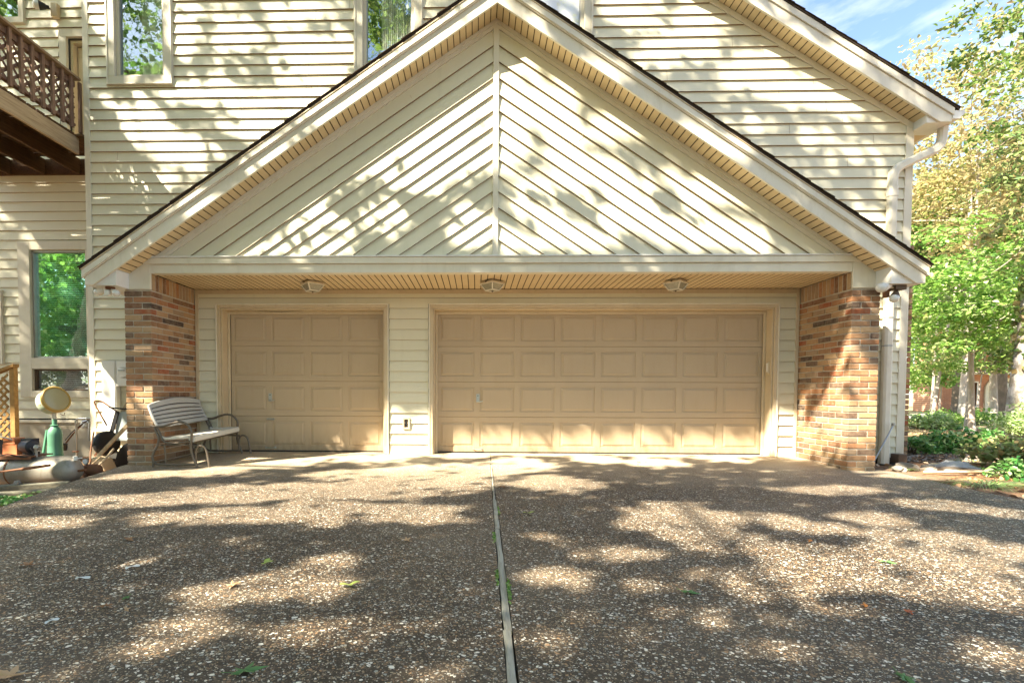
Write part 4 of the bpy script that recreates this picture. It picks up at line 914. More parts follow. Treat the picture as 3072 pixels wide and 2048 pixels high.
def tuft(name, label, base, n, L, seed, spread=.22, cat='grass tuft'):
    rg = np.random.default_rng(seed); mb = MB()
    for k in range(n):
        a = rg.uniform(0, 2 * PI); r = spread * math.sqrt(rg.random()); x0, y0 = base[0] + r * math.cos(a) * .9, base[1] + r * math.sin(a) * .6; a2 = a + rg.normal() * .5; l = L * rg.uniform(.6, 1.15); w = .0045; pr = None
        for i in range(6):
            t = i / 5; px = x0 + math.cos(a2) * l * t * .75; py = y0 + math.sin(a2) * l * t * .75; pz = base[2] + l * (t * 1.0 - t * t * .95) * .62; nx, ny = -math.sin(a2) * w * (1 - t * .85), math.cos(a2) * w * (1 - t * .85)
            cur = ((px - nx, py - ny, pz), (px + nx, py + ny, pz)); n0 = len(mb.v); mb.v += [cur[0], cur[1]]
            if pr is not None: mb.f.append((n0 - 2, n0 - 1, n0 + 1, n0))
            pr = cur
    o = mb.build(name, MAT['blade'], None, fix=False); tag(o, label, cat); return o
tuft('liriope_tuft', 'striped green grass tuft at the right edge of the driveway', (5.42, 5.55, -.07), 190, .36, 31, .26)
tuft('liriope_tuft', 'striped grass tuft further right, cut by the frame edge', (5.95, 5.35, -.07), 120, .38, 32, .2)
tuft('liriope_tuft', 'small green sprig at the foot of the downspout', (5.55, 6.75, -.06), 50, .16, 33, .12)
tuft('liriope_tuft', 'thin grass sprig beside the glossy shrub', (7.2, 7.6, -.07), 50, .2, 34, .2)
# leaf litter and grey mulch, uncountable
rg = np.random.default_rng(41); n = 9000; x = rg.uniform(4.95, 15, n); y = rg.uniform(2.0, 16, n); k = (x > eR(y) + .03) & ~((y > 7.45) & (x < 6.45)) & (vnoise(x, y, 1.4, 12) > .30); P = np.stack([x, y, ground_z(x, y) + .012], 1)[k]
tag(leaves('leaf_litter', P, .062, MAT['leaf_brown'], up=1.6, aspect=.6, seed=2), 'brown leaf litter over the soil right of the driveway', 'leaf litter', kind='stuff')
def chip_mat():
    t = NT('grey_mulch_chips'); r = t.island(); return t.done(t.ramp(r, [(0, (.10, .085, .07)), (.5, (.24, .21, .18)), (1, (.42, .38, .33))]), .9, spec=.1)
mb = MB(); rg = np.random.default_rng(43)
for k in range(1500):
    x = rg.uniform(6.3, 9.2); y = rg.uniform(7.2, 11.5)
    if (x - 7.2) ** 2 / 1.6 + (y - 9.3) ** 2 / 4.5 > 1: continue
    z = float(ground_z(x, y)) + .012; s = rg.uniform(.012, .035); mb.box(x - s, x + s, y - s * .5, y + s * .5, z - .01, z + s * .4, rot=rg.uniform(0, PI))
tag(mb.build('mulch', chip_mat()), 'grey mulch chips beyond the house corner', 'mulch', kind='stuff')
rg = np.random.default_rng(45); n = 1500; x = rg.uniform(-9, -3.9, n); y = rg.uniform(2.6, 8.1, n); k = (x < eL(y) - .03) & (x < np.where(y > 7.5, -6, 0)); P = np.stack([x, y, ground_z(x, y) + .012], 1)[k]
tag(leaves('leaf_litter', P, .055, MAT['leaf_brown'], up=1.6, aspect=.6, seed=3), 'dry leaves among the clutter left of the driveway', 'leaf litter', kind='stuff')
# roots, sticks, plastic sheet, rocks by the downspout
for i, (pts, r, lab) in enumerate([([(5.55, 6.45, -.05), (5.9, 6.3, -.02), (6.3, 6.35, -.03), (6.7, 6.1, -.05)], .018, 'long pale stick on the soil below the plastic sheet'), ([(6.2, 7.1, -.03), (6.6, 7.0, 0), (7.2, 7.2, -.04)], .014, 'thin stick behind the plastic sheet'),
                                   ([(5.75, 6.75, -.06), (6.1, 6.65, -.03), (6.4, 6.4, -.06)], .025, 'bent orange-brown root in front of the plastic sheet'), ([(6.6, 6.2, -.05), (7.0, 6.0, -.03), (7.3, 5.7, -.05)], .012, 'short twig right of the plastic sheet')]):
    tag(MB().tube([tuple(p) for p in curve(pts, 4)], [r] * (4 * (len(pts) - 1) + 1), 7).build('stick', MAT['ashwood' if i != 2 else 'bark'], smooth=True), lab, 'stick')
X, Y = np.meshgrid(np.linspace(0, 1, 16), np.linspace(0, 1, 12)); mb = MB()
def plastic_mat():
    t = NT('cloudy_plastic_sheet'); p = t.new('BsdfPrincipled'); t.set(p, Roughness=.3, Alpha=.62); p.inputs['Base Color'].default_value = (.52, .52, .50, 1); t.l.new(p.outputs[0], t.out.inputs[0]); return t.m
vs = [(6.02 + .62 * a - .12 * b, 6.55 + .40 * b + .1 * a, -.055 + .10 * math.sin(PI * min(1, a * 1.1)) * (1 - (2 * b - 1) ** 2) + .022 * math.sin(a * 19 + b * 7) * b + .014 * math.sin(b * 23 + a * 9)) for b, a in zip(Y.ravel(), X.ravel())]
i = np.arange(16 * 12).reshape(12, 16); mb.add(vs, [tuple(q) for q in np.stack([i[:-1, :-1], i[:-1, 1:], i[1:, 1:], i[1:, :-1]], -1).reshape(-1, 4).tolist()])
tag(mb.build('plastic_sheet', plastic_mat(), smooth=True, fix=False), 'crumpled cloudy plastic sheet lying on the soil', 'plastic sheet')
def rock(loc, s, label, seed, mat='rockgrey'):
    import bmesh
    rg = random.Random(seed); bm = bmesh.new(); bmesh.ops.create_icosphere(bm, subdivisions=2, radius=1)
    off = [rg.uniform(-1, 1) for _ in range(6)]
    for v in bm.verts: k = 1 + .18 * math.sin(v.co.x * 3 + off[0] * 5) + .15 * math.sin(v.co.y * 4 + off[1] * 5 + v.co.z * 3); v.co = Vector((v.co.x * s[0], v.co.y * s[1], v.co.z * s[2])) * k
    me = bpy.data.meshes.new('rock'); bm.to_mesh(me); bm.free(); o = link('rock', me, MAT['rockgrey']); o.location = loc; o.rotation_euler[2] = rg.uniform(0, 3); return tag(o, label, 'rock', 'rocks by the downspout')
rock((5.38, 6.62, -.04), (.09, .06, .045), 'flat grey rock nearest the brick pillar foot', 1); rock((5.62, 6.78, -.03), (.12, .07, .06), 'largest grey rock beside the downspout foot', 2)
rock((5.80, 6.62, -.05), (.07, .05, .04), 'small grey rock right of the downspout', 3); rock((5.98, 6.86, -.05), (.08, .06, .05), 'outermost grey rock near the plastic sheet', 4)
# metal stake leaning on the downspout
tag(MB().tube([(5.42, 7.1, -.05), (5.93, 7.40, .48)], .010, 8).box(5.915, 5.945, 7.38, 7.42, .47, .51).build('garden_stake', MAT['metal']), 'thin grey rod leaning against the downspout', 'stake')
tag(MB().box(5.98, 6.10, 7.35, 7.50, -.06, .07).build('splash_block', MAT['brown'], bevel=.008), 'small brown block behind the foot of the downspout', 'block')

# ------------------------------------------------------------------ neighbour's brick house
def far_brick():
    t = NT('orange_far_brick'); v = t.coords((1, 1, 1), (PI / 2, 0, 0)); b = t.new('TexBrick'); t.set(b, Vector=v, Scale=1.0, Color1=(.36, .13, .07, 1), Color2=(.46, .19, .10, 1), Mortar=(.5, .36, .26, 1))
    b.inputs['Brick Width'].default_value = .24; b.inputs['Row Height'].default_value = .077; b.inputs['Mortar Size'].default_value = .01
    return t.done(t.mix(t.ramp(t.noise(t.coords(), 1.2, 5), [(.4, 0.), (.7, .4)]), b.outputs[0], (.5, .22, .12)), .9, spec=.1)
fb = far_brick(); MAT['greyroof'] = paint('grey_far_roof', (.22, .20, .18), .9, .2)
bh = empty('brick_house', (48, 42, -.5), 'orange brick house with an arched beige doorway across the street', 'house')
FY = 42.
w = MB()
for r in minus(35.4, 66, -.6, 5.2, [(38.7, 40.1, .1, 2.0), (47.0, 49.0, .2, 2.2), (36.8, 37.4, 3.0, 5.0)]): w.box(r[0], r[1], FY, FY + .3, r[2], r[3])
w.box(35.4, 36.4, FY - 1.2, FY - .001, -.6, 6.4).build('wall', fb, bh)
for (a, b, c, d) in ((38.7, 40.1, .1, 2.0), (47.0, 49.0, .2, 2.2), (36.8, 37.4, 3.0, 5.0)):
    f = ring(MB(), a, b, c, d, .09, FY - .05, FY + .05).box((a + b) / 2 - .03, (a + b) / 2 + .03, FY, FY + .05, c, d).build('window', MAT['white'], bh); MB().box(a, b, FY + .08, FY + .1, c, d).build('pane', MAT['glass'], f); MB().box(a - .1, b + .1, FY + .35, FY + .4, c - .1, d + .1).build('room_back', MAT['room'], f)
dx = 41.75 + 1.75
arch = []
for k in range(13):
    a = PI * k / 12; arch.append((math.cos(a), math.sin(a)))
DXC = 42.3
dxc = 41.9
dd = MB()
outer = [(dxc + 1.25, -.35)] + [(dxc + 1.25 * c, 1.45 + 1.0 * s) for c, s in arch] + [(dxc - 1.25, -.35)]; inner = [(dxc + .98, -.35)] + [(dxc + .98 * c, 1.45 + .75 * s) for c, s in arch] + [(dxc - .98, -.35)]
for k in range(len(outer) - 1): dd.prism([outer[k], outer[k + 1], inner[k + 1], inner[k]], FY - .15, FY - .02)
door = dd.build('front_door', MAT['casing'], bh)
MB().box(dxc - .98, dxc - .62, FY - .08, FY - .02, -.35, 1.45).box(dxc + .62, dxc + .98, FY - .08, FY - .02, -.35, 1.45).build('sidelight', MAT['jamb'], door)
MB().box(dxc - .6, dxc + .6, FY - .07, FY - .02, -.35, 1.45).build('door_leaf', MAT['brown'], door)
MB().prism([(dxc - .97, 1.46), (dxc + .97, 1.46)] + [(dxc + .97 * c, 1.46 + .73 * s) for c, s in arch[1:-1]], FY - .06, FY - .03).build('fanlight', MAT['glass'], door)
MB().box(36.5, 66.3, FY - 1.5, FY + .1, 2.62, 2.80).build('porch_eave', MAT['casing'], bh)
MB().add([(36.2, FY - 1.6, 5.2), (67, FY - 1.6, 5.2), (67, FY + 5, 9.2), (36.2, FY + 5, 9.2), (36.2, FY - 1.6, 5.05), (67, FY - 1.6, 5.05), (67, FY + 5, 9.0), (36.2, FY + 5, 9.0)], [(0, 1, 2, 3), (4, 7, 6, 5), (0, 4, 5, 1), (3, 2, 6, 7), (0, 3, 7, 4), (1, 5, 6, 2)]).build('roof', MAT['greyroof'], bh)
MB().box(37, 66, FY - 2.2, FY - .01, -.62, -.38).build('porch_step', fb, bh)
wh = empty('white_house', (30, 46, -.5), 'white sided house glimpsed left of the brick house', 'house')
mbw = MB()
for r in minus(24, 35, -.6, 2.6, [(28, 29.2, .6, 1.8), (31.8, 33, .6, 1.8)]): mbw.box(r[0], r[1], 45, 45.3, r[2], r[3])
mbw.build('wall', MAT['white'], wh)
for a in (28, 31.8): f = ring(MB(), a, a + 1.2, .6, 1.8, .08, 44.95, 45.05).build('window', MAT['trim'], wh); MB().box(a, a + 1.2, 45.08, 45.1, .6, 1.8).build('pane', MAT['glass'], f); MB().box(a, a + 1.2, 45.3, 45.35, .6, 1.8).build('room_back', MAT['room'], f)
MB().prism([(23.5, 2.6), (35.5, 2.6), (29.5, 5.4)], 44.6, 52).build('roof', MAT['greyroof'], wh)

# ================================================================== THINGS ON AND AROUND THE HOUSE
# ceiling lamps
def ceiling_lamp(loc, label):
    r = empty('ceiling_lamp', (0, 0, 0), label, 'ceiling lamp', 'porch ceiling lamps')
    MB().box(-.095, .095, -.095, .095, -.02, -.001).build('mounting_plate', MAT['trim'], r, bevel=.003)
    a, b, z1, z2 = .118, .066, -.036, -.128
    ct = [(-1, -1), (1, -1), (1, 1), (-1, 1)]
    MB().box(-a - .006, a + .006, -a - .006, a + .006, -.036, -.0205).build('top_rim', MAT['jamb'], r, bevel=.003)
    mb = MB()
    for i in range(4):
        p, q = ct[i], ct[(i + 1) % 4]
        mb.beam((p[0] * a, p[1] * a, z1), (p[0] * b, p[1] * b, z2), .014, .014); mb.beam((p[0] * b, p[1] * b, z2), (q[0] * b, q[1] * b, z2), .014, .014)
        mb.beam((p[0] * a, p[1] * a, z1 - .006), (q[0] * a, q[1] * a, z1 - .006), .012, .012)
    mb.build('lamp_frame', MAT['trim'], r)
    k = .93; mb = MB(); V = [(p[0] * a * k, p[1] * a * k, z1 - .002) for p in ct] + [(p[0] * b * k, p[1] * b * k, z2 + .004) for p in ct]
    mb.add(V, [(i, (i + 1) % 4, (i + 1) % 4 + 4, i + 4) for i in range(4)] + [(4, 5, 6, 7)]).build('lamp_glass', MAT['frosted'], r)
    MB().lathe([(.012, 0), (.016, -.008), (.006, -.018)], (0, 0, z2 - .005)).build('finial', MAT['brown'], r)
    mb = MB()
    for s in (-1, 1): mb.box(s * a - .01, s * a + .01, -.012, .012, -.034, -.012)
    mb.build('clip', MAT['brown'], r)
    r.location = loc; r.rotation_euler[2] = PI / 4 + random.uniform(-.05, .05); return r
ceiling_lamp((-2.28, 7.06, ZB + .004), 'lantern lamp on the porch ceiling over the narrow garage door'); ceiling_lamp((.209, 7.04, ZB + .004), 'middle lantern lamp on the porch ceiling, below the centre post'); ceiling_lamp((2.69, 7.03, ZB + .004), 'lantern lamp on the porch ceiling over the wide garage door')
# floodlights
def flood_head(mb_par, base, aim, mat_s, mat_b, s=1.):
    b = Vector(base); d = Vector(aim).normalized()
    h = MB().lathe([(.018 * s, 0), (.022 * s, .03 * s), (.030 * s, .035 * s), (.048 * s, .085 * s), (.052 * s, .10 * s)], b, d, 20).build('lamp_socket', MAT[mat_s], mb_par, smooth=True)
    MB().lathe([(.050 * s, .0), (.050 * s, .02 * s), (.045 * s, .045 * s), (.028 * s, .060 * s), (.004, .066 * s)], b + d * .101 * s, d, 20).build('bulb', MAT[mat_b], h, smooth=True)
fl = empty('floodlight', (-4.66, 6.38, 2.23), 'white twin floodlight under the left eave corner', 'floodlight')
MB().lathe([(.055, 0), (.055, -.012), (.04, -.03)], (-4.655, 6.39, 2.234)).build('mounting_plate', MAT['rust'], fl, smooth=True)
MB().box(-4.685, -4.625, 6.32, 6.38, 2.12, 2.19).build('motion_sensor', MAT['white'], fl, bevel=.006)
flood_head(fl, (-4.69, 6.37, 2.20), (-.85, -.1, -.30), 'trim', 'bulb', .9); flood_head(fl, (-4.62, 6.37, 2.195), (.8, -.35, -.45), 'trim', 'bulb', .85)
fl = empty('floodlight', (5.1, 6.4, 2.23), 'brown motion sensor floodlight under the right eave corner', 'floodlight')
MB().box(5.06, 5.19, 6.34, 6.46, 2.18, 2.234).build('sensor_box', MAT['brown'], fl, bevel=.006)
MB().tube([(5.06, 6.38, 2.21), (5.0, 6.37, 2.205), (4.96, 6.36, 2.21)], .012, 8).build('arm', MAT['jamb'], fl)
flood_head(fl, (5.01, 6.36, 2.23), (-.95, -.2, -.22), 'white', 'bulb', 1.15); flood_head(fl, (5.10, 6.38, 2.18), (-.35, -.2, -.75), 'brown', 'bulb', 1.0)
MB().box(5.0, 5.05, 6.42, 6.47, 2.10, 2.20).build('bracket', MAT['rust'], fl)
fl = empty('floodlight', (-6.95, 8.25, 7.05), 'white floodlight on the upper wall above the deck', 'floodlight')
MB().box(-6.86, -6.76, 8.20, 8.28, 6.93, 7.14).build('mounting_plate', MAT['jamb'], fl, bevel=.006)
flood_head(fl, (-6.84, 8.16, 7.03), (-.8, -.5, -.1), 'black', 'bulb', 1.3)
# outlet, keypad, meter, cabinet
o = empty('wall_outlet', (-1.045, 7.55, .46), 'small framed dark outlet on the siding between the garage doors', 'outlet')
ring(MB(), -1.073, -1.017, .40, .52, .026, 7.535, 7.565).build('cover_frame', MAT['jamb'], o, bevel=.003); MB().box(-1.073, -1.017, 7.555, 7.562, .40, .52).build('recess', MAT['dark'], o); MB().box(-1.058, -1.028, 7.545, 7.5545, .415, .505).build('socket', MAT['black'], o, bevel=.003)
o = empty('keypad', (4.33, 7.68, 1.3), 'small tan keypad box on the right jamb of the wide garage door', 'keypad')
MB().box(4.283, 4.318, 7.62, 7.68, 1.215, 1.395).build('keypad_body', MAT['jamb'], o, bevel=.006); MB().box(4.276, 4.2825, 7.63, 7.67, 1.24, 1.37).build('flap', MAT['white'], o, bevel=.003)
o = empty('utility_cabinet', (-5.46, 7.5, .8), 'tall pale utility cabinet on the siding left of the brick pillar', 'cabinet')
MB().box(-5.59, -5.375, 7.46, 7.555, .27, 1.375).build('cabinet_body', MAT['white'], o, bevel=.006); MB().box(-5.575, -5.39, 7.452, 7.4595, .30, 1.35).build('cover', MAT['white'], o, bevel=.003); MB().tube([(-5.37, 7.50, .27), (-5.37, 7.50, -.1)], .016).build('conduit', MAT['jamb'], o)
o = empty('electric_meter', (-5.25, 7.5, 1.2), 'round glass electric meter in a pale box beside the pillar', 'electric meter')
MB().box(-5.368, -5.15, 7.46, 7.555, 1.0, 1.375).build('meter_box', MAT['white'], o, bevel=.006)
m = MB().lathe([(.085, 0), (.085, .02), (.075, .025), (.072, .07), (.06, .085), (.002, .09)], (-5.255, 7.46, 1.20), (0, -1, 0), 28).build('meter_glass', MAT['glass_clear'], o, smooth=True)
MB().lathe([(.07, 0), (.07, .03)], (-5.255, 7.459, 1.20), (0, -1, 0), 24).build('meter_dial', MAT['white'], m); MB().box(-5.30, -5.20, 7.40, 7.41, 1.225, 1.235).build('meter_bar', MAT['black'], m)

# ------------------------------------------------------------------ glider bench
bn = empty('glider_bench', (-3.85, 6.95, 0), 'grey slatted glider bench with curved steel arms against the brick', 'bench')
Y0, Y1 = 6.35, 7.49
def bp(x, y, z): return (x + (y - Y0) * .045, y, z + (y - Y0) * .045)
ARM = [(-4.135, .480), (-4.06, .470), (-3.974, .474), (-3.849, .517), (-3.753, .532), (-3.667, .499), (-3.614, .429), (-3.612, .334), (-3.622, .23), (-3.606, .116), (-3.565, .012), (-3.545, -.043)]
REAR = [(-4.10, .475), (-4.066, .40), (-4.035, .322), (-4.055, .227), (-4.103, .141), (-4.12, .07), (-4.098, .018), (-4.031, -.008), (-3.80, -.012), (-3.57, -.006)]
SIDE = [(-4.06, .46), (-4.023, .40), (-3.996, .322), (-3.949, .272), (-3.834, .262), (-3.63, .284)]
HOOP = [(-3.579, .005), (-3.577, .10), (-3.571, .173), (-3.537, .222), (-3.48, .217), (-3.442, .165), (-3.418, .051), (-3.405, -.043)]
for y in (Y0, Y1):
    fr = MB()
    for pts, r in ((ARM, .0155), (REAR, .0150), (SIDE, .012)):
        fr.tube([tuple(p) for p in curve([bp(x, y, z) for x, z in pts], 5)], r, 10, flat=1.0)
    fr.tube([bp(-4.112, y, .06), bp(-4.113, y, -.044)], .014, 10)
    f = fr.build('side_frame', MAT['tube'], bn, smooth=True)
    s = 1 if y == Y0 else -1; yi = y + s * .06
    g = MB(); g.tube([tuple(p) for p in curve([bp(x, yi - s * .03, z) for x, z in HOOP], 5)], .0145, 10); g.tube([bp(-4.05, yi, .227), bp(-3.8, yi, .232), bp(-3.545, yi, .225)], .012, 8); g.tube([bp(-3.998, yi, .225), bp(-3.985, yi, -.005)], .013, 8)
    g.build('glider_hoop', MAT['tube'], bn, smooth=True)
    MB().tube([bp(-3.60, y + s * .01, .215), bp(-3.60, yi, .215)], .006, 8).tube([bp(-4.04, y + s * .01, .23), bp(-4.04, yi, .23)], .006, 8).build('pivot_bolt', MAT['metal'], bn)
MB().tube([bp(-3.62, Y0, .262), bp(-3.62, Y1, .262)], .013, 8).build('front_rail', MAT['tube'], bn, smooth=True); MB().tube([bp(-4.0, Y0, .30), bp(-4.0, Y1, .30)], .013, 8).build('rear_rail', MAT['tube'], bn, smooth=True)
MB().tube([bp(-4.05, Y0 + .06, -.004), bp(-4.05, Y1 - .06, -.004)], .010, 8).build('base_rail', MAT['tube'], bn, smooth=True)
# backrest: one moulded panel with grooves between slats and an arched top
nu, ns = 28, 6
def back_pt(u, v, off):
    y = Y0 + .03 + (Y1 - Y0 - .06) * u; arch = .055 * (1 - (2 * u - 1) ** 2) * v; z = .462 + (.275 + arch) * v; x = -4.055 - .115 * v - .012 * math.sin(v * PI) + off
    return bp(x, y, z)
mb = MB(); rows = []
for s in range(ns):
    a, b = s / ns, (s + 1) / ns; g = .010
    for v, o in ((a + .012, -.012), (a + .028, .010), (b - .028, .010), (b - .012, -.012)): rows.append((v, o))
rows = [(0, -.024)] + rows + [(1, -.024)]
ft = [[back_pt(i / nu, v, o) for i in range(nu + 1)] for v, o in rows]; n0 = nu + 1; mb.v = [p for r in ft for p in r]
for r in range(len(rows) - 1):
    for i in range(nu): mb.f.append((r * n0 + i, r * n0 + i + 1, (r + 1) * n0 + i + 1, (r + 1) * n0 + i))
base = len(mb.v); bk = [[back_pt(i / nu, v, -.026) for i in range(nu + 1)] for v in (0, .5, 1)]; mb.v += [p for r in bk for p in r]
for r in range(2):
    for i in range(nu): mb.f.append((base + r * n0 + i + 1, base + r * n0 + i, base + (r + 1) * n0 + i, base + (r + 1) * n0 + i + 1))
# rounded end caps
for u in (0, 1):
    c = [back_pt(u, v, .010) for v in (0, .25, .5, .75, 1)]; d = [back_pt(u, v, -.026) for v in (0, .25, .5, .75, 1)]
    for q in range(4): mb.quad(c[q], c[q + 1], d[q + 1], d[q])
for s in range(ns - 1):
    r0 = 4 + 4 * s; mb.lip += [r0 * nu + i for i in range(nu)]  # these faces carry the shade between slats as a dark colour
mb.build('backrest', [MAT['resin'], MAT['groove']], bn)
mb = MB()
for u in (.0, 1.):
    mb.tube([back_pt(u, v, -.008) for v in (0, .2, .4, .6, .8, 1)], .0185, 10)
mb.tube([back_pt(i / 14, 1.0, -.008) for i in range(15)], .0185, 10); mb.tube([back_pt(i / 14, 0.0, -.008) for i in range(15)], .0165, 10)
mb.build('back_rim', MAT['resin'], bn, smooth=True)
mb = MB(); sx = [(-4.02, .355, 0), (-3.97, .325, 0)]
xs_ = np.linspace(-3.99, -3.66, 6)
for i in range(5):
    a, b = xs_[i], xs_[i + 1] - .008; za, zb_ = .318 + .02 * i / 5 * 1.2, .318 + .02 * (i + 1) / 5 * 1.2
    vs = [bp(a, Y0 + .035, za), bp(b, Y0 + .035, zb_), bp(b, Y1 - .035, zb_), bp(a, Y1 - .035, za)]; lo = [(x, y, z - .03) for x, y, z in vs]
    mb.add(vs + lo, [(0, 1, 2, 3), (7, 6, 5, 4), (0, 4, 5, 1), (1, 5, 6, 2), (2, 6, 7, 3), (3, 7, 4, 0)])
mb.build('seat_slats', MAT['resin_seat'], bn, bevel=.004)
mb = MB(); P_ = [(-3.665, .338), (-3.64, .352), (-3.605, .356), (-3.580, .345), (-3.572, .315), (-3.576, .285), (-3.60, .275), (-3.665, .300)]; k = len(P_)
for y in np.linspace(Y0 + .022, Y1 - .022, 12): mb.v += [bp(x, y, z) for x, z in P_]
for r in range(11):
    for i in range(k): mb.f.append((r * k + i, r * k + (i + 1) % k, (r + 1) * k + (i + 1) % k, (r + 1) * k + i))
mb.f.append(tuple(range(k))); mb.f.append(tuple(11 * k + i for i in range(k - 1, -1, -1))); mb.build('seat_front', MAT['resin_seat'], bn, smooth=True)
mb = MB()
for y in (Y0 + .028, Y1 - .028): mb.tube([bp(-4.01, y, .335), bp(-3.97, y, .315), bp(-3.66, y, .335)], .016, 8)
mb.build('seat_end', MAT['resin_seat'], bn, smooth=True)

# ------------------------------------------------------------------ wooden deck upstairs on the left
dk = empty('deck', (-7.5, 6.5, 4.75), 'weathered wooden deck with balusters and lattice on the upper left', 'deck')
XD = -5.965
MB().box(XD - .04, XD, 4.4, 7.60, 4.455, 4.695).build('rim_board', MAT['rimwood'], dk, bevel=.004)
random.seed(9)
for i, x in enumerate((-6.47, -7.05, -7.63, -8.05)): MB().box(x - .04, x + .0, 4.4, 8.25, 4.45, 4.695).build('joist', MAT['joistwood'], dk)
MB().box(-8.1, XD - .041, 8.25, 8.29, 4.45, 4.695).build('ledger', MAT['joistwood'], dk); MB().box(-8.1, XD - .041, 4.36, 4.399, 4.455, 4.695).build('end_beam', MAT['rimwood'], dk)
y = 4.37
while y < 8.15:
    xe = XD + random.uniform(.0, .008) if y + .14 < 7.58 else -5.86
    MB().box(-8.1, xe, y, y + .118, 4.698, 4.728).build('deck_board', MAT['joistwood'], dk, bevel=.003); y += .118 + random.choice((.006, .026, .03))
MB().box(XD - .10, XD - .03, 4.4, 7.58, 4.865, 4.90).build('bottom_rail', MAT['railwood'], dk); MB().box(XD - .10, XD - .03, 4.4, 7.58, 5.44, 5.515).build('sub_rail', MAT['railwood'], dk)
MB().box(XD - .13, XD + .045, 4.4, 7.60, 5.535, 5.57).build('rail_cap', MAT['deckwood'], dk, bevel=.003)
y = 4.50
while y < 7.66:
    MB().box(XD - .028, XD + .010, y - .022, y + .022, 4.80 + random.uniform(-.01, .01), 5.533).build('baluster', MAT['railwood'], dk, bevel=.003); y += .1655
mb = MB()
for i in range(-5, 26):
    for sg, xx in ((1, XD - .054), (-1, XD - .046)):
        y0 = 4.4 + i * .15; a = (y0, 4.88) if sg > 0 else (y0 + .58, 4.88); b = (y0 + .58, 5.46) if sg > 0 else (y0, 5.46)
        ca = [a, b]
        if min(a[0], b[0]) < 4.42 or max(a[0], b[0]) > 7.58:
            lo, hi = 4.42, 7.58; t0, t1 = 0., 1.; dy = b[0] - a[0]
            for lim, s_ in ((lo, 1), (hi, -1)):
                if (a[0] - lim) * s_ < 0 and (b[0] - lim) * s_ < 0: t0 = 2
                elif (a[0] - lim) * s_ < 0: t0 = max(t0, (lim - a[0]) / dy)
                elif (b[0] - lim) * s_ < 0: t1 = min(t1, (lim - a[0]) / dy)
            if t0 >= t1: continue
            ca = [(a[0] + dy * t0, a[1] + (b[1] - a[1]) * t0), (a[0] + dy * t1, a[1] + (b[1] - a[1]) * t1)]
        mb.beam((xx, ca[0][0], ca[0][1]), (xx, ca[1][0], ca[1][1]), .035, .007, up=(1, 0, 0))
mb.build('lattice_panel', MAT['railwood'], dk)
for y in (4.46,): MB().box(XD - .13, XD - .041, y - .05, y + .05, -.2, 5.53).build('post', MAT['railwood'], dk)
MB().box(-8.08, -7.98, 4.4, 4.5, -.2, 5.53).build('post', MAT['railwood'], dk)

# ------------------------------------------------------------------ lattice stair screen, lower left
fn = empty('lattice_screen', (-6.7, 7.2, -.1), 'orange stained lattice screen with sloping top rail at far left', 'lattice screen')
MB().box(-6.735, -6.665, 7.17, 7.24, -.2, 1.285).build('post', MAT['lattice'], fn, bevel=.003)
sl_ = (1.294 - 1.218) / .234
MB().prism([(-7.9, 1.294 - .06 - 1.2 * .34), (-6.65, 1.294 - .03), (-6.65, 1.31), (-7.9, 1.31 - 1.25 * .34)], 7.15, 7.25).build('top_rail', MAT['lattice'], fn, bevel=.003)
MB().box(-7.9, -6.737, 7.18, 7.22, -.02, .04).build('bottom_rail', MAT['lattice'], fn)
mb = MB(); top = lambda x: 1.25 + (x + 6.65) * .34
for i in range(-14, 16):
    for sg, yy in ((1, 7.190), (-1, 7.198)):
        # strips at 45 degrees, clipped to the panel
        c = -7.9 + i * .115; best = []
        for k in range(0, 90):
            z = .03 + k * .0145; x = c + sg * (z - .03) if sg > 0 else c + 1.2 - (z - .03)
            if -7.88 < x < -6.765 and z < top(x) - .04: best.append((x, z))
        if len(best) > 3: mb.beam((best[0][0], yy, best[0][1]), (best[-1][0], yy, best[-1][1]), .034, .007, up=(0, 1, 0))
mb.build('lattice_panel', MAT['lattice'], fn)
MB().box(-7.98, -7.90, 7.16, 7.24, -.2, .95).build('post', MAT['lattice'], fn, bevel=.003)

# ------------------------------------------------------------------ clutter left of the driveway
MAT['tank'] = paint('worn_silver_tank', (.36, .33, .28), .45, .3, 1., metal=.35, bump=.3)
MAT['pump'] = paint('faded_orange_pump', (.62, .22, .09), .6, .15, .5)
MAT['motor'] = paint('dusty_black_motor', (.05, .05, .055), .5, .3, .2, metal=.3)
MAT['greenpaint'] = paint('chalky_green_enamel', (.09, .24, .15), .5, .25, .6)
MAT['shell'] = paint('pale_green_drum', (.42, .50, .38), .45, .12, .3)
MAT['amber'] = paint('amber_rim', (.60, .38, .10), .5, .15, .3)
MAT['lens'] = paint('cloudy_amber_lens', (.52, .44, .22), .3, .1, .15, spec=.7)
ac = empty('air_compressor', (-5.5, 5.7, -.15), 'rusty silver tank air compressor with orange pump and black motor', 'air compressor')
cy, cz, R_ = 5.72, .005, .165
MB().lathe([(.01, -1.12), (.08, -1.10), (.135, -1.05), (R_, -.96), (R_, -.02), (R_ * .97, .03), (R_ * .82, .09), (R_ * .55, .135), (R_ * .2, .155), (.002, .157)], (-4.72, cy, cz), (1, 0, .02), 32).build('tank', MAT['tank'], ac, smooth=True)
MB().lathe([(R_ + .003, 0), (R_ + .003, .02)], (-5.32, cy, cz - .010), (1, 0, .02), 32).build('tank_band', MAT['rust'], ac)
MB().box(-6.15, -5.02, cy - .13, cy + .17, .166, .180).box(-6.15, -5.02, cy - .135, cy - .1301, .140, .182).build('deck_plate', MAT['rust'], ac)
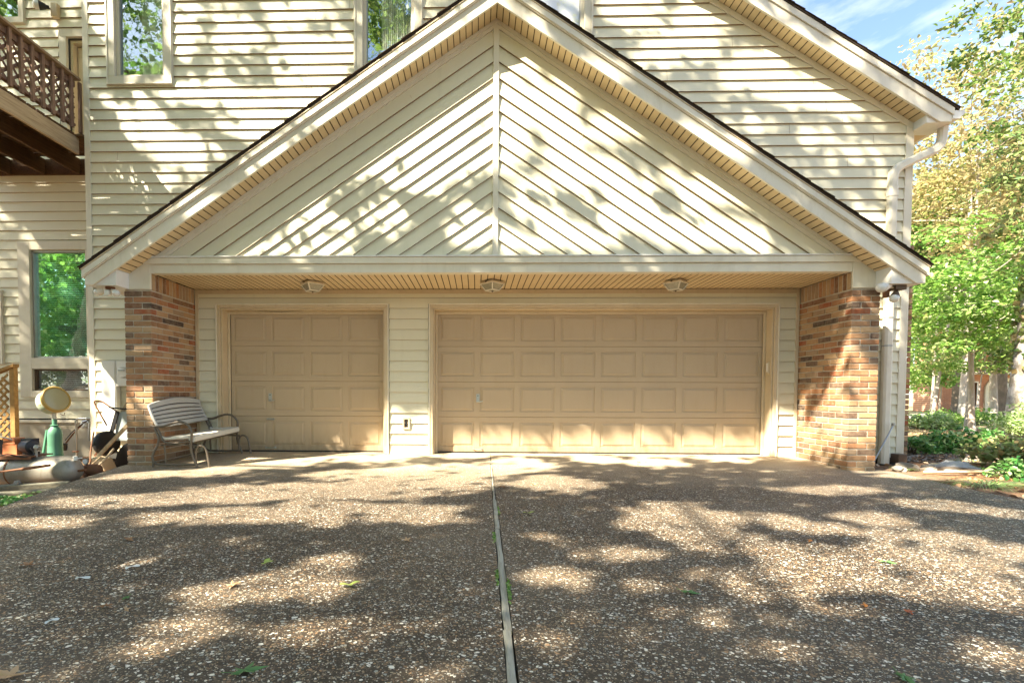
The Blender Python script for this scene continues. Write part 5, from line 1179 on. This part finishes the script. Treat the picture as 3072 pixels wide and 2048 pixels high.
MB().box(-5.455, -5.285, cy - .02, cy + .12, .181, .30).box(-5.44, -5.32, cy - .01, cy + .11, .30, .345).box(-5.45, -5.31, cy - .02, cy + .12, .346, .372).box(-5.44, -5.30, cy - .026, cy - .0201, .30, .32).build('pump_block', MAT['pump'], ac, bevel=.006)
mb = MB()
for k in range(6): mb.box(-5.445, -5.315, cy - .018, cy + .118, .308 + k * .006, .311 + k * .006)
mb.build('cooling_fin', MAT['pump'], ac)
wl = MB().lathe([(.085, 0), (.10, .003), (.10, .022), (.085, .025)], (-5.56, cy + .02, .262), (.35, -.93, 0), 28)
wl.build('flywheel', MAT['motor'], ac, smooth=True); MB().lathe([(.02, 0), (.02, .035)], (-5.56, cy + .01, .262), (.35, -.93, 0), 12).build('wheel_hub', MAT['metal'], ac)
MB().lathe([(.06, 0), (.075, .01), (.075, .15), (.06, .165), (.02, .17)], (-5.245, cy + .04, .275), (.9, -.35, 0), 24).box(-5.26, -5.12, cy, cy + .1, .30, .365).build('motor', MAT['motor'], ac, smooth=False, bevel=.004)
for q in range(5):
    MB().beam((-5.56, cy + .012, .262), (-5.56 + .088 * math.cos(q * 1.257), cy + .012 - .03 * math.cos(q * 1.257) * -1, .262 + .088 * math.sin(q * 1.257)), .012, .008).build('flywheel_spoke', MAT['rust'], ac)
MB().tube([tuple(p) for p in curve([(-5.12, cy - .02, .22), (-5.06, cy - .09, .26), (-5.0, cy - .11, .20), (-5.10, cy - .14, .17), (-5.25, cy - .15, .20), (-5.38, cy - .13, .185)], 6)], .007, 6).build('power_cord', MAT['black'], ac, smooth=True)
MB().lathe([(.02, 0), (.026, .01), (.026, .05), (.018, .055)], (-5.0, cy - .05, .27), (.2, -1, .2), 16).build('pressure_gauge', MAT['metal'], ac, smooth=True)
MB().box(-5.24, -5.10, cy, cy + .08, .181, .21).build('motor_foot', MAT['black'], ac)
MB().tube([tuple(p) for p in curve([(-5.33, cy - .01, .35), (-5.45, cy - .06, .39), (-5.62, cy - .06, .36), (-5.75, cy - .05, .28)], 5)], .009, 8).build('air_line', MAT['metal'], ac, smooth=True)
MB().tube([(-5.03, cy - .05, .16), (-5.03, cy - .05, .25)], .014, 8).tube([(-5.03, cy - .05, .25), (-4.98, cy - .05, .25)], .012, 8).build('valve', MAT['metal'], ac)
MB().tube([(-4.60, cy - .02, .12), (-4.60, cy - .02, .17)], .022, 10).tube([(-4.60, cy - .02, .145), (-4.52, cy - .02, .15)], .008, 8).build('relief_valve', MAT['white'], ac, smooth=True)
MB().tube([(-4.575, cy - .02, .0), (-4.50, cy - .04, .012), (-4.46, cy - .05, .02)], .014, 8).build('drain_pipe', MAT['rust'], ac)
MB().box(-5.0, -4.86, cy - .12, cy - .07, -.20, -.13).box(-5.75, -5.6, cy - .12, cy - .07, -.20, -.13).build('tank_foot', MAT['rust'], ac)
tag(MB().tube([(-5.9, 5.42, -.10), (-5.30, 5.42, .015), (-4.66, 5.42, .105)], .011, 8).tube([(-4.98, 5.42, .058), (-4.66, 5.42, .105)], .016, 8).build('pipe_handle', MAT['rust']), 'long rusty pipe resting across the front of the tank', 'pipe')
sm = empty('small_tank', (-4.75, 6.2, -.15), 'small brown tank with white round gauge behind the drive edge', 'small tank')
MB().lathe([(.01, -.14), (.06, -.13), (.085, -.09), (.085, .03), (.07, .07), (.03, .09)], (-4.77, 6.2, -.075), (1, .1, 0), 24).build('tank', MAT['rust'], sm, smooth=True)
g_ = MB().lathe([(.034, 0), (.036, .006), (.036, .02), (.030, .022)], (-4.80, 6.12, .050), (0, -1, .1), 20).build('gauge', MAT['metal'], sm, smooth=True); MB().lathe([(.029, 0), (.028, .002)], (-4.80, 6.097, .052), (0, -1, .1), 20).build('gauge_face', MAT['shade'], g_)
MB().tube([(-4.80, 6.13, .02), (-4.80, 6.13, -.02), (-4.86, 6.12, -.02), (-4.92, 6.12, -.05)], .010, 8).tube([(-4.88, 6.11, .05), (-4.83, 6.11, -.06)], .018, 8).tube([(-4.86, 6.1, -.05), (-4.80, 6.1, -.13)], .02, 8).build('valve_pipes', MAT['rust'], sm, smooth=True)
MB().box(-4.90, -4.865, 6.08, 6.12, .0, .06, rot=.3).build('red_lever', MAT['pump'], sm)
# round headed pedestal lamp
pl = empty('pedestal_lamp', (-5.64, 6.62, -.15), 'round drum lamp head with amber face on a green pedestal', 'pedestal lamp')
ax = Vector((.92, -.34, .30)).normalized(); c0 = Vector((-5.585, 6.60, .80))
hd = MB().lathe([(.02, -.21), (.08, -.205), (.13, -.18), (.158, -.13), (.166, -.05), (.166, .0)], c0, ax, 36).build('lamp_shell', MAT['shell'], pl, smooth=True)
MB().lathe([(.170, .0), (.178, .01), (.178, .035), (.168, .05), (.150, .052), (.146, .04)], c0, ax, 36).build('lamp_rim', MAT['amber'], hd, smooth=True)
MB().lathe([(.147, .030), (.145, .045), (.10, .056), (.04, .060), (.002, .061)], c0, ax, 36).build('lens', MAT['lens'], hd, smooth=True)
mb = MB(); u_ = ax.orthogonal().normalized(); w_ = ax.cross(u_)
for k in range(12):
    a = 2 * PI * k / 12; d_ = u_ * math.cos(a) + w_ * math.sin(a); mb.beam(c0 + d_ * .166 - ax * .03, c0 + d_ * .158 - ax * .10, .006, .006)
mb.build('shell_rib', MAT['amber'], hd)
MB().tube([(-5.63, 6.63, .64), (-5.625, 6.63, .58), (-5.62, 6.63, .545)], [.034, .026, .030], 14).build('neck', MAT['trim'], pl, smooth=True)
MB().lathe([(.028, .545), (.030, .47), (.052, .465), (.052, .458), (.036, .452), (.045, .44), (.075, .40), (.085, .34), (.082, .22), (.088, .10), (.095, .03), (.095, -.15)], (-5.62, 6.63, 0), (0, 0, 1), 20).build('pedestal', MAT['greenpaint'], pl, smooth=True)
MB().beam((-5.70, 6.60, .40), (-5.74, 6.58, .10), .03, .02).build('side_lug', MAT['greenpaint'], pl)
MB().tube([(-5.52, 6.60, .62), (-5.49, 6.60, .60), (-5.46, 6.60, .60), (-5.455, 6.60, .635)], .004, 6).build('wire_hook', MAT['rust'], pl)
# wheelbarrow standing on its nose
for i_, (p_, r_, m_, l_) in enumerate([([(-5.05, 6.35, -.13), (-5.22, 6.42, -.06), (-5.38, 6.36, -.02), (-5.30, 6.22, -.05), (-5.12, 6.24, -.10)], .012, 'black', 'black rubber hose looped behind the small brown tank'),
                                       ([(-5.10, 6.05, -.14), (-5.02, 6.0, .02), (-4.99, 5.98, .12)], .010, 'rust', 'rusty rod standing up behind the dome of the tank'), ([(-5.0, 6.45, -.14), (-4.86, 6.5, .02), (-4.80, 6.6, .16)], .014, 'ashwood', 'wooden tool handle leaning behind the small tank'),
                                       ([(-5.36, 6.9, -.15), (-5.42, 7.0, .10), (-5.45, 7.1, .34)], .011, 'rust', 'thin rusty bar leaning left of the wheelbarrow tyre')]):
    tag(MB().tube([tuple(p) for p in curve(p_, 5)], r_, 8).build('hose' if i_ == 0 else 'rod' if m_ == 'rust' else 'tool_handle', MAT[m_], smooth=True), l_, 'hose' if i_ == 0 else 'rod' if m_ == 'rust' else 'tool')
wb = empty('wheelbarrow', (-5.05, 7.0, -.15), 'upended wheelbarrow with wooden handles and black tyre behind the pillar', 'wheelbarrow')
w_ = MB().lathe([(.075, -.045), (.12, -.055), (.158, -.045), (.172, -.02), (.172, .02), (.158, .045), (.12, .055), (.075, .045)], (-5.165, 6.96, .195), (.88, -.47, 0), 32).build('wheel', MAT['black'], wb, smooth=True)
MB().lathe([(.076, -.03), (.076, .03), (.03, .036), (.02, .06), (.002, .06)], (-5.165, 6.96, .195), (.88, -.47, 0), 20).build('rim', MAT['motor'], w_, smooth=True)
MB().beam((-4.86, 7.14, .95), (-5.16, 7.06, .36), .038, .045).build('handle', MAT['ashwood'], wb, bevel=.004); MB().beam((-4.80, 6.88, .46), (-5.175, 6.80, .02), .038, .045).build('handle', MAT['ashwood'], wb, bevel=.004)
MB().tube([tuple(p) for p in curve([(-5.185, 7.0, .44), (-5.26, 6.98, .60), (-5.34, 6.98, .755), (-5.31, 6.98, .79), (-5.25, 7.0, .775), (-5.15, 7.02, .70), (-5.06, 7.04, .63)], 4)], .011, 8).build('leg', MAT['rust'], wb, smooth=True)
MB().beam((-5.15, 7.0, .695), (-4.86, 7.0, .665), .022, .02).build('brace', MAT['black'], wb)
def trapz(a, b, y0a, y1a, y0b, y1b):
    (x0, z0), (x1, z1) = a, b
    return [(x0, y0a, z0), (x0, y1a, z0), (x1, y1b, z1), (x1, y0b, z1)]
mb = MB(); tr = [(-5.05, 7.02, .62), (-4.62, 7.02, .70), (-4.62, 7.02, .22), (-5.10, 7.02, .22)]; bkp = [(-4.98, 7.30, .52), (-4.66, 7.30, .58), (-4.66, 7.30, .32), (-5.0, 7.30, .32)]
mb.add(tr + bkp, [(0, 1, 2, 3), (4, 7, 6, 5), (0, 4, 5, 1), (1, 5, 6, 2), (2, 6, 7, 3), (3, 7, 4, 0)]); MAT['tray'] = paint('pale_blue_grey_tray', (.42, .48, .50), .4, .12, .3, metal=.2); mb.build('tray', MAT['tray'], wb, bevel=.01)
MB().beam((-5.03, 7.0, .64), (-5.14, 7.0, .28), .05, .02, up=(0, 1, 0)).build('tray_lip', MAT['black'], wb)
MB().prism([(-5.12, -.16), (-4.70, -.16), (-4.70, .30), (-4.98, .16), (-5.06, .05)], 7.02, 7.06).build('tray_shadow_panel', MAT['black'], wb)  # black panel stands in for the shadow below the upended tray
MB().beam((-5.35, 6.98, .02), (-5.30, 7.0, .12), .02, .02).beam((-5.36, 6.98, .015), (-5.24, 6.98, .005), .018, .018).build('axle_bracket', MAT['rust'], wb)
tag(MB().prism([(-5.22, -.16), (-5.0, -.16), (-5.08, .0), (-5.19, .03)], 6.7, 6.95).build('canvas_bag', MAT['jamb'], bevel=.02), 'drooping beige canvas bag below the wheelbarrow tyre', 'bag')
# pipe, faucet and hose by the foundation
gp = empty('gas_pipe', (-6.1, 7.55, -.15), 'grey standing pipe with elbow in front of the foundation', 'pipe')
MB().tube([(-6.11, 7.6, -.16), (-6.105, 7.6, .47), (-6.09, 7.6, .495), (-6.06, 7.6, .503), (-5.79, 7.6, .506)], .017, 10).build('riser', MAT['metal'], gp, smooth=True)
MB().lathe([(.024, -.02), (.024, .02)], (-6.105, 7.6, .45), (0, 0, 1), 12).build('pipe_collar', MAT['metal'], gp); MB().tube([(-6.16, 7.58, .0), (-6.06, 7.58, .005)], .010, 8).build('shutoff_lever', MAT['rust'], gp)
fa = empty('hose_reel', (-5.95, 8.2, .3), 'pale faucet head with hanging grey hose on the foundation wall', 'faucet')
MB().lathe([(.03, 0), (.055, .02), (.06, .05), (.04, .07)], (-6.49, 8.28, .37), (0, -1, 0), 16).build('faucet_body', MAT['white'], fa, smooth=True); MB().tube([(-6.49, 8.22, .42), (-6.40, 8.2, .44), (-6.35, 8.18, .40), (-6.36, 8.18, .10)], .022, 8).build('hose', MAT['metal'], fa, smooth=True)
tag(MB().tube([tuple(p) for p in curve([(-6.30, 7.62, .17), (-6.15, 7.62, .33), (-5.90, 7.62, .50), (-5.80, 7.66, .53)], 5)], .007, 6).build('cable', MAT['black'], smooth=True), 'thin dark cable sweeping up past the standing pipe', 'cable')
tag(MB().lathe([(.03, -.05), (.035, 0), (.03, .05)], (-6.29, 7.6, .07), (.3, -.2, 1), 14).build('black_cap', MAT['black'], smooth=True), 'small black oval cap at the foot of the foundation', 'cap')
tag(MB().lathe([(.025, -.02), (.03, 0), (.02, .03)], (-6.37, 7.6, .0), (.6, -.5, .3), 14).build('hose_nozzle', MAT['metal'], smooth=True), 'small metal fitting beside the black cap', 'fitting')
tag(MB().tube([(-4.98, 6.55, -.16), (-5.2, 6.6, -.13), (-4.90, 6.5, .07)], .006, 6).build('thin_rod', MAT['ashwood']), 'thin tan rod slanting beside the small tank gauge', 'rod')
tag(MB().tube([(-6.52, 7.9, .10), (-6.40, 7.9, .25), (-6.25, 7.9, .40)], .012, 8).build('rusty_bar', MAT['rust']), 'rusty bar leaning on the wall beside the lattice post', 'bar')
for i, (p, q, w, h, lab) in enumerate([((-5.6, 5.02, -.13), (-4.52, 5.52, -.12), .10, .07, 'weathered grey timber lying in front of the tank'), ((-5.2, 4.72, -.14), (-4.38, 5.13, -.125), .11, .06, 'weathered grey timber closest to the driveway edge'),
                                      ((-6.2, 4.95, -.14), (-5.0, 5.02, -.12), .12, .08, 'broad grey timber furthest left in front of the tank')]):
    o = MB().beam(p, q, w, h).build('landscape_timber', MAT['timber'], bevel=.012); tag(o, lab, 'timber', 'timbers along the drive edge')
for i, (x, y, s, lab) in enumerate([(-4.95, 5.33, .035, 'small pale stone resting on the front timber'), (-5.12, 5.12, .05, 'pale stone wedged between the grey timbers'), (-4.93, 5.05, .03, 'tiny pale stone by the nearest timber')]):
    rock((x, y, -.08), (s * 1.3, s, s), lab, 60 + i)
rg = np.random.default_rng(71); n = 700; x = rg.normal(-4.5, .26, n); y = rg.normal(4.6, .22, n); k = x < eL(y) - .02; P = np.stack([x, y, ground_z(x, y) + .01 + rg.random(n) * .02], 1)[k]
tag(leaves('moss', P, .035, MAT['leaf_dark'], up=.8, aspect=.9, seed=9), 'patch of bright green moss at the left driveway edge', 'moss', kind='stuff')

# ------------------------------------------------------------------ fallen leaves and scraps on the driveway
LV = [('brown', -2.232, 3.183, 'curled brown leaf alone on the left driveway'), ('brown', -2.435, 2.677, 'rust brown leaf near the left frame edge'), ('green3', -1.169, 2.754, 'three-part yellow green leaf furthest left'), ('tan', -1.188, 2.422, 'tan lobed leaf below the left three-part green leaf'),
      ('green3', -.622, 2.46, 'three-part yellow green leaf nearest the wooden joint'), ('tan', -.444, 3.225, 'pale tan oak leaf left of the joint, mid driveway'), ('brown', -1.633, 2.167, 'brown oak leaf beside two tiny leaves'), ('green', -1.601, 2.264, 'tiny green leaf above the brown oak leaf pair'),
      ('tan', -1.514, 2.14, 'tiny tan leaf right of the brown oak leaf'), ('green', 2.316, 2.916, 'dark green lobed leaf on the right, in a sunny edge'), ('green3', .412, 4.013, 'small yellow green leaf cluster right of the joint'), ('green', 1.011, 2.426, 'grey green leaf on the dark right driveway'),
      ('orange', 2.162, 3.329, 'small orange leaf up in the right dappled patch'), ('red', 1.887, 2.234, 'red orange leaf, lowest of the right orange leaves'), ('orange', 1.743, 2.302, 'orange leaf next to the red orange one'), ('tan', .599, 5.326, 'tan leaf nearest the wide garage door'),
      ('green', 1.43, 1.71, 'bright green leaf at the bottom frame edge, right'), ('tan', -1.54, 1.61, 'large tan leaf in the bottom left corner'), ('green', -.782, 1.669, 'long green leaf at the bottom frame edge, left'), ('white', -1.746, 2.013, 'white scrap lowest on the left driveway'),
      ('white', -2.002, 2.497, 'white scrap between the rust brown leaf and the long white scrap'), ('white', -1.859, 2.664, 'long white scrap above the others on the left'), ('brown', .27, 5.136, 'brown curled leaf touching the joint strip near the doors')]
LC_ = dict(brown=(.36, .19, .09), tan=(.55, .36, .20), green=(.12, .24, .08), green3=(.42, .52, .12), orange=(.62, .25, .07), red=(.50, .15, .07), white=(.74, .75, .72))
for k_, c_ in LC_.items():
    MAT['lf_' + k_] = leaf_mat('fallen_' + k_ + '_leaf', [tuple(x * .85 for x in c_), c_], .15, .6)
def fallen(kind, x, y, label, i):
    rg = random.Random(100 + i); mb = MB(); s = {'brown': .055, 'tan': .05, 'green': .045, 'green3': .05, 'orange': .028, 'red': .032, 'white': .035}[kind]
    if 'tiny' in label: s *= .5
    if 'large' in label or 'long' in label: s *= 1.4
    if kind == 'green3':
        for a in (-2.2, -.9, .4):
            n = 7; top = []; bot = []
            for j in range(n):
                t = j / (n - 1); w = math.sin(PI * t) ** .8 * .30 * s; r = t * s * 1.05; top.append((r, w)); bot.append((r, -w))
            ring_ = top + bot[::-1]; vs = []
            for r, w in ring_: vs.append((r * math.cos(a) - w * math.sin(a), r * math.sin(a) + w * math.cos(a), .006 + .25 * r + abs(w) * .3))
            for j in range(n - 1): mb.add([vs[j], vs[j + 1], vs[2 * n - 2 - j], vs[2 * n - 1 - j]], [(0, 1, 2, 3)])
    else:
        lob = {'brown': 7, 'tan': 7, 'green': 6, 'orange': 3, 'red': 5, 'white': 2}[kind]; n = 36; vs = [(0, 0, .012)]
        for j in range(n):
            a = 2 * PI * j / n; r = s * (.62 + .38 * math.cos(lob * a) ** (3 if lob > 5 else 1) * (1 if kind != 'white' else .3)) * (1 + .3 * math.cos(a)) * rg.uniform(.92, 1.06)
            vs.append((r * math.cos(a), r * math.sin(a) * (.62 if kind != 'white' else .4), .005 + (.30 if kind in ('brown', 'tan') else .12) * abs(math.sin(a)) * r + .004 * math.sin(3 * a)))
        mb.v = vs; mb.f = [(0, j + 1, (j + 1) % n + 1) for j in range(n)]
        if kind != 'white': mb.tube([(-s * .4, 0, .008), (-s * 1.1, s * .15, .014)], .0012, 4)
    nm = 'paper_scrap' if kind == 'white' else 'fallen_leaf'
    o = mb.build(nm, MAT['lf_' + kind], None, fix=False); o.location = (x, y, -.0485); o.rotation_euler = (0, 0, rg.uniform(0, 6.28)); tag(o, label, 'scrap' if kind == 'white' else 'fallen leaf', 'white scraps on the driveway' if kind == 'white' else 'leaves fallen on the driveway')
for i, (k_, x, y, lab) in enumerate(LV): fallen(k_, x, y, lab, i)

# ================================================================== SKY, SUN, CAMERA
w = bpy.data.worlds.new('World'); SC.world = w; w.use_nodes = True; nt = w.node_tree; nt.nodes.clear()
N = nt.nodes.new; Lk = nt.links.new
sky = N('ShaderNodeTexSky'); sky.sky_type = 'NISHITA'; sky.sun_disc = False; elev = math.asin(SUN[2]); az = math.atan2(SUN[0], SUN[1]); sky.sun_elevation = elev; sky.sun_rotation = az % (2 * PI); sky.air_density = 1.0; sky.dust_density = .8; sky.ozone_density = 1.0
tc = N('ShaderNodeTexCoord'); mp = N('ShaderNodeMapping'); mp.inputs['Scale'].default_value = (1.2, 1.2, 3.2); mp.inputs['Location'].default_value = (1.3, .4, .2); Lk(tc.outputs['Generated'], mp.inputs[0])
nz = N('ShaderNodeTexNoise'); nz.inputs['Scale'].default_value = 2.3; nz.inputs['Detail'].default_value = 9; nz.inputs['Roughness'].default_value = .55; nz.inputs['Distortion'].default_value = .4; Lk(mp.outputs[0], nz.inputs[0])
rp = N('ShaderNodeValToRGB'); rp.color_ramp.elements[0].position = .50; rp.color_ramp.elements[1].position = .72; Lk(nz.outputs[0], rp.inputs[0])
ml = N('ShaderNodeMath'); ml.operation = 'MULTIPLY'; ml.inputs[1].default_value = .85; Lk(rp.outputs[0], ml.inputs[0])
mx = N('ShaderNodeMix'); mx.data_type = 'RGBA'; Lk(ml.outputs[0], mx.inputs[0]); Lk(sky.outputs[0], mx.inputs[6]); mx.inputs[7].default_value = (5.0, 5.05, 5.2, 1)
bg = N('ShaderNodeBackground'); bg.inputs[1].default_value = .078; Lk(mx.outputs[2], bg.inputs[0]); ow = N('ShaderNodeOutputWorld'); Lk(bg.outputs[0], ow.inputs[0])
sl = bpy.data.lights.new('sun', 'SUN'); sl.energy = 5.0; sl.angle = math.radians(.53); sl.color = (1., .90, .72); so = bpy.data.objects.new('sun', sl); COL.objects.link(so); so.rotation_euler = Vector(SUN).to_track_quat('Z', 'Y').to_euler(); so.location = (-12, -10, 16)

yaw, pit, rol = .027, .0343, .0037
fw0 = Vector((-math.sin(yaw), math.cos(yaw), 0)); rt0 = Vector((math.cos(yaw), math.sin(yaw), 0)); up0 = Vector((0, 0, 1))
fw = math.cos(pit) * fw0 - math.sin(pit) * up0; u2 = math.sin(pit) * fw0 + math.cos(pit) * up0; rt = math.cos(rol) * rt0 + math.sin(rol) * u2; up_ = -math.sin(rol) * rt0 + math.cos(rol) * u2
cam = bpy.data.cameras.new('camera'); co = bpy.data.objects.new('camera', cam); COL.objects.link(co)
co.matrix_world = Matrix((( rt.x, up_.x, -fw.x, 0), (rt.y, up_.y, -fw.y, 0), (rt.z, up_.z, -fw.z, .893), (0, 0, 0, 1)))
cam.sensor_width = 36; cam.lens = 1528. / 3072 * 36; cam.shift_x = (1536 - 1388.3) / 3072; cam.shift_y = (1235.2 - 1024) / 3072; cam.clip_end = 2000; cam.clip_start = .05
SC.camera = co
SC.view_settings.view_transform = 'Standard'; SC.view_settings.look = 'None'; SC.view_settings.gamma = 1; SC.view_settings.exposure = 2.35
SC.render.engine = 'CYCLES'; SC.cycles.max_bounces = 5; SC.cycles.transparent_max_bounces = 8; SC.cycles.diffuse_bounces = 3; SC.cycles.glossy_bounces = 2; SC.cycles.transmission_bounces = 3
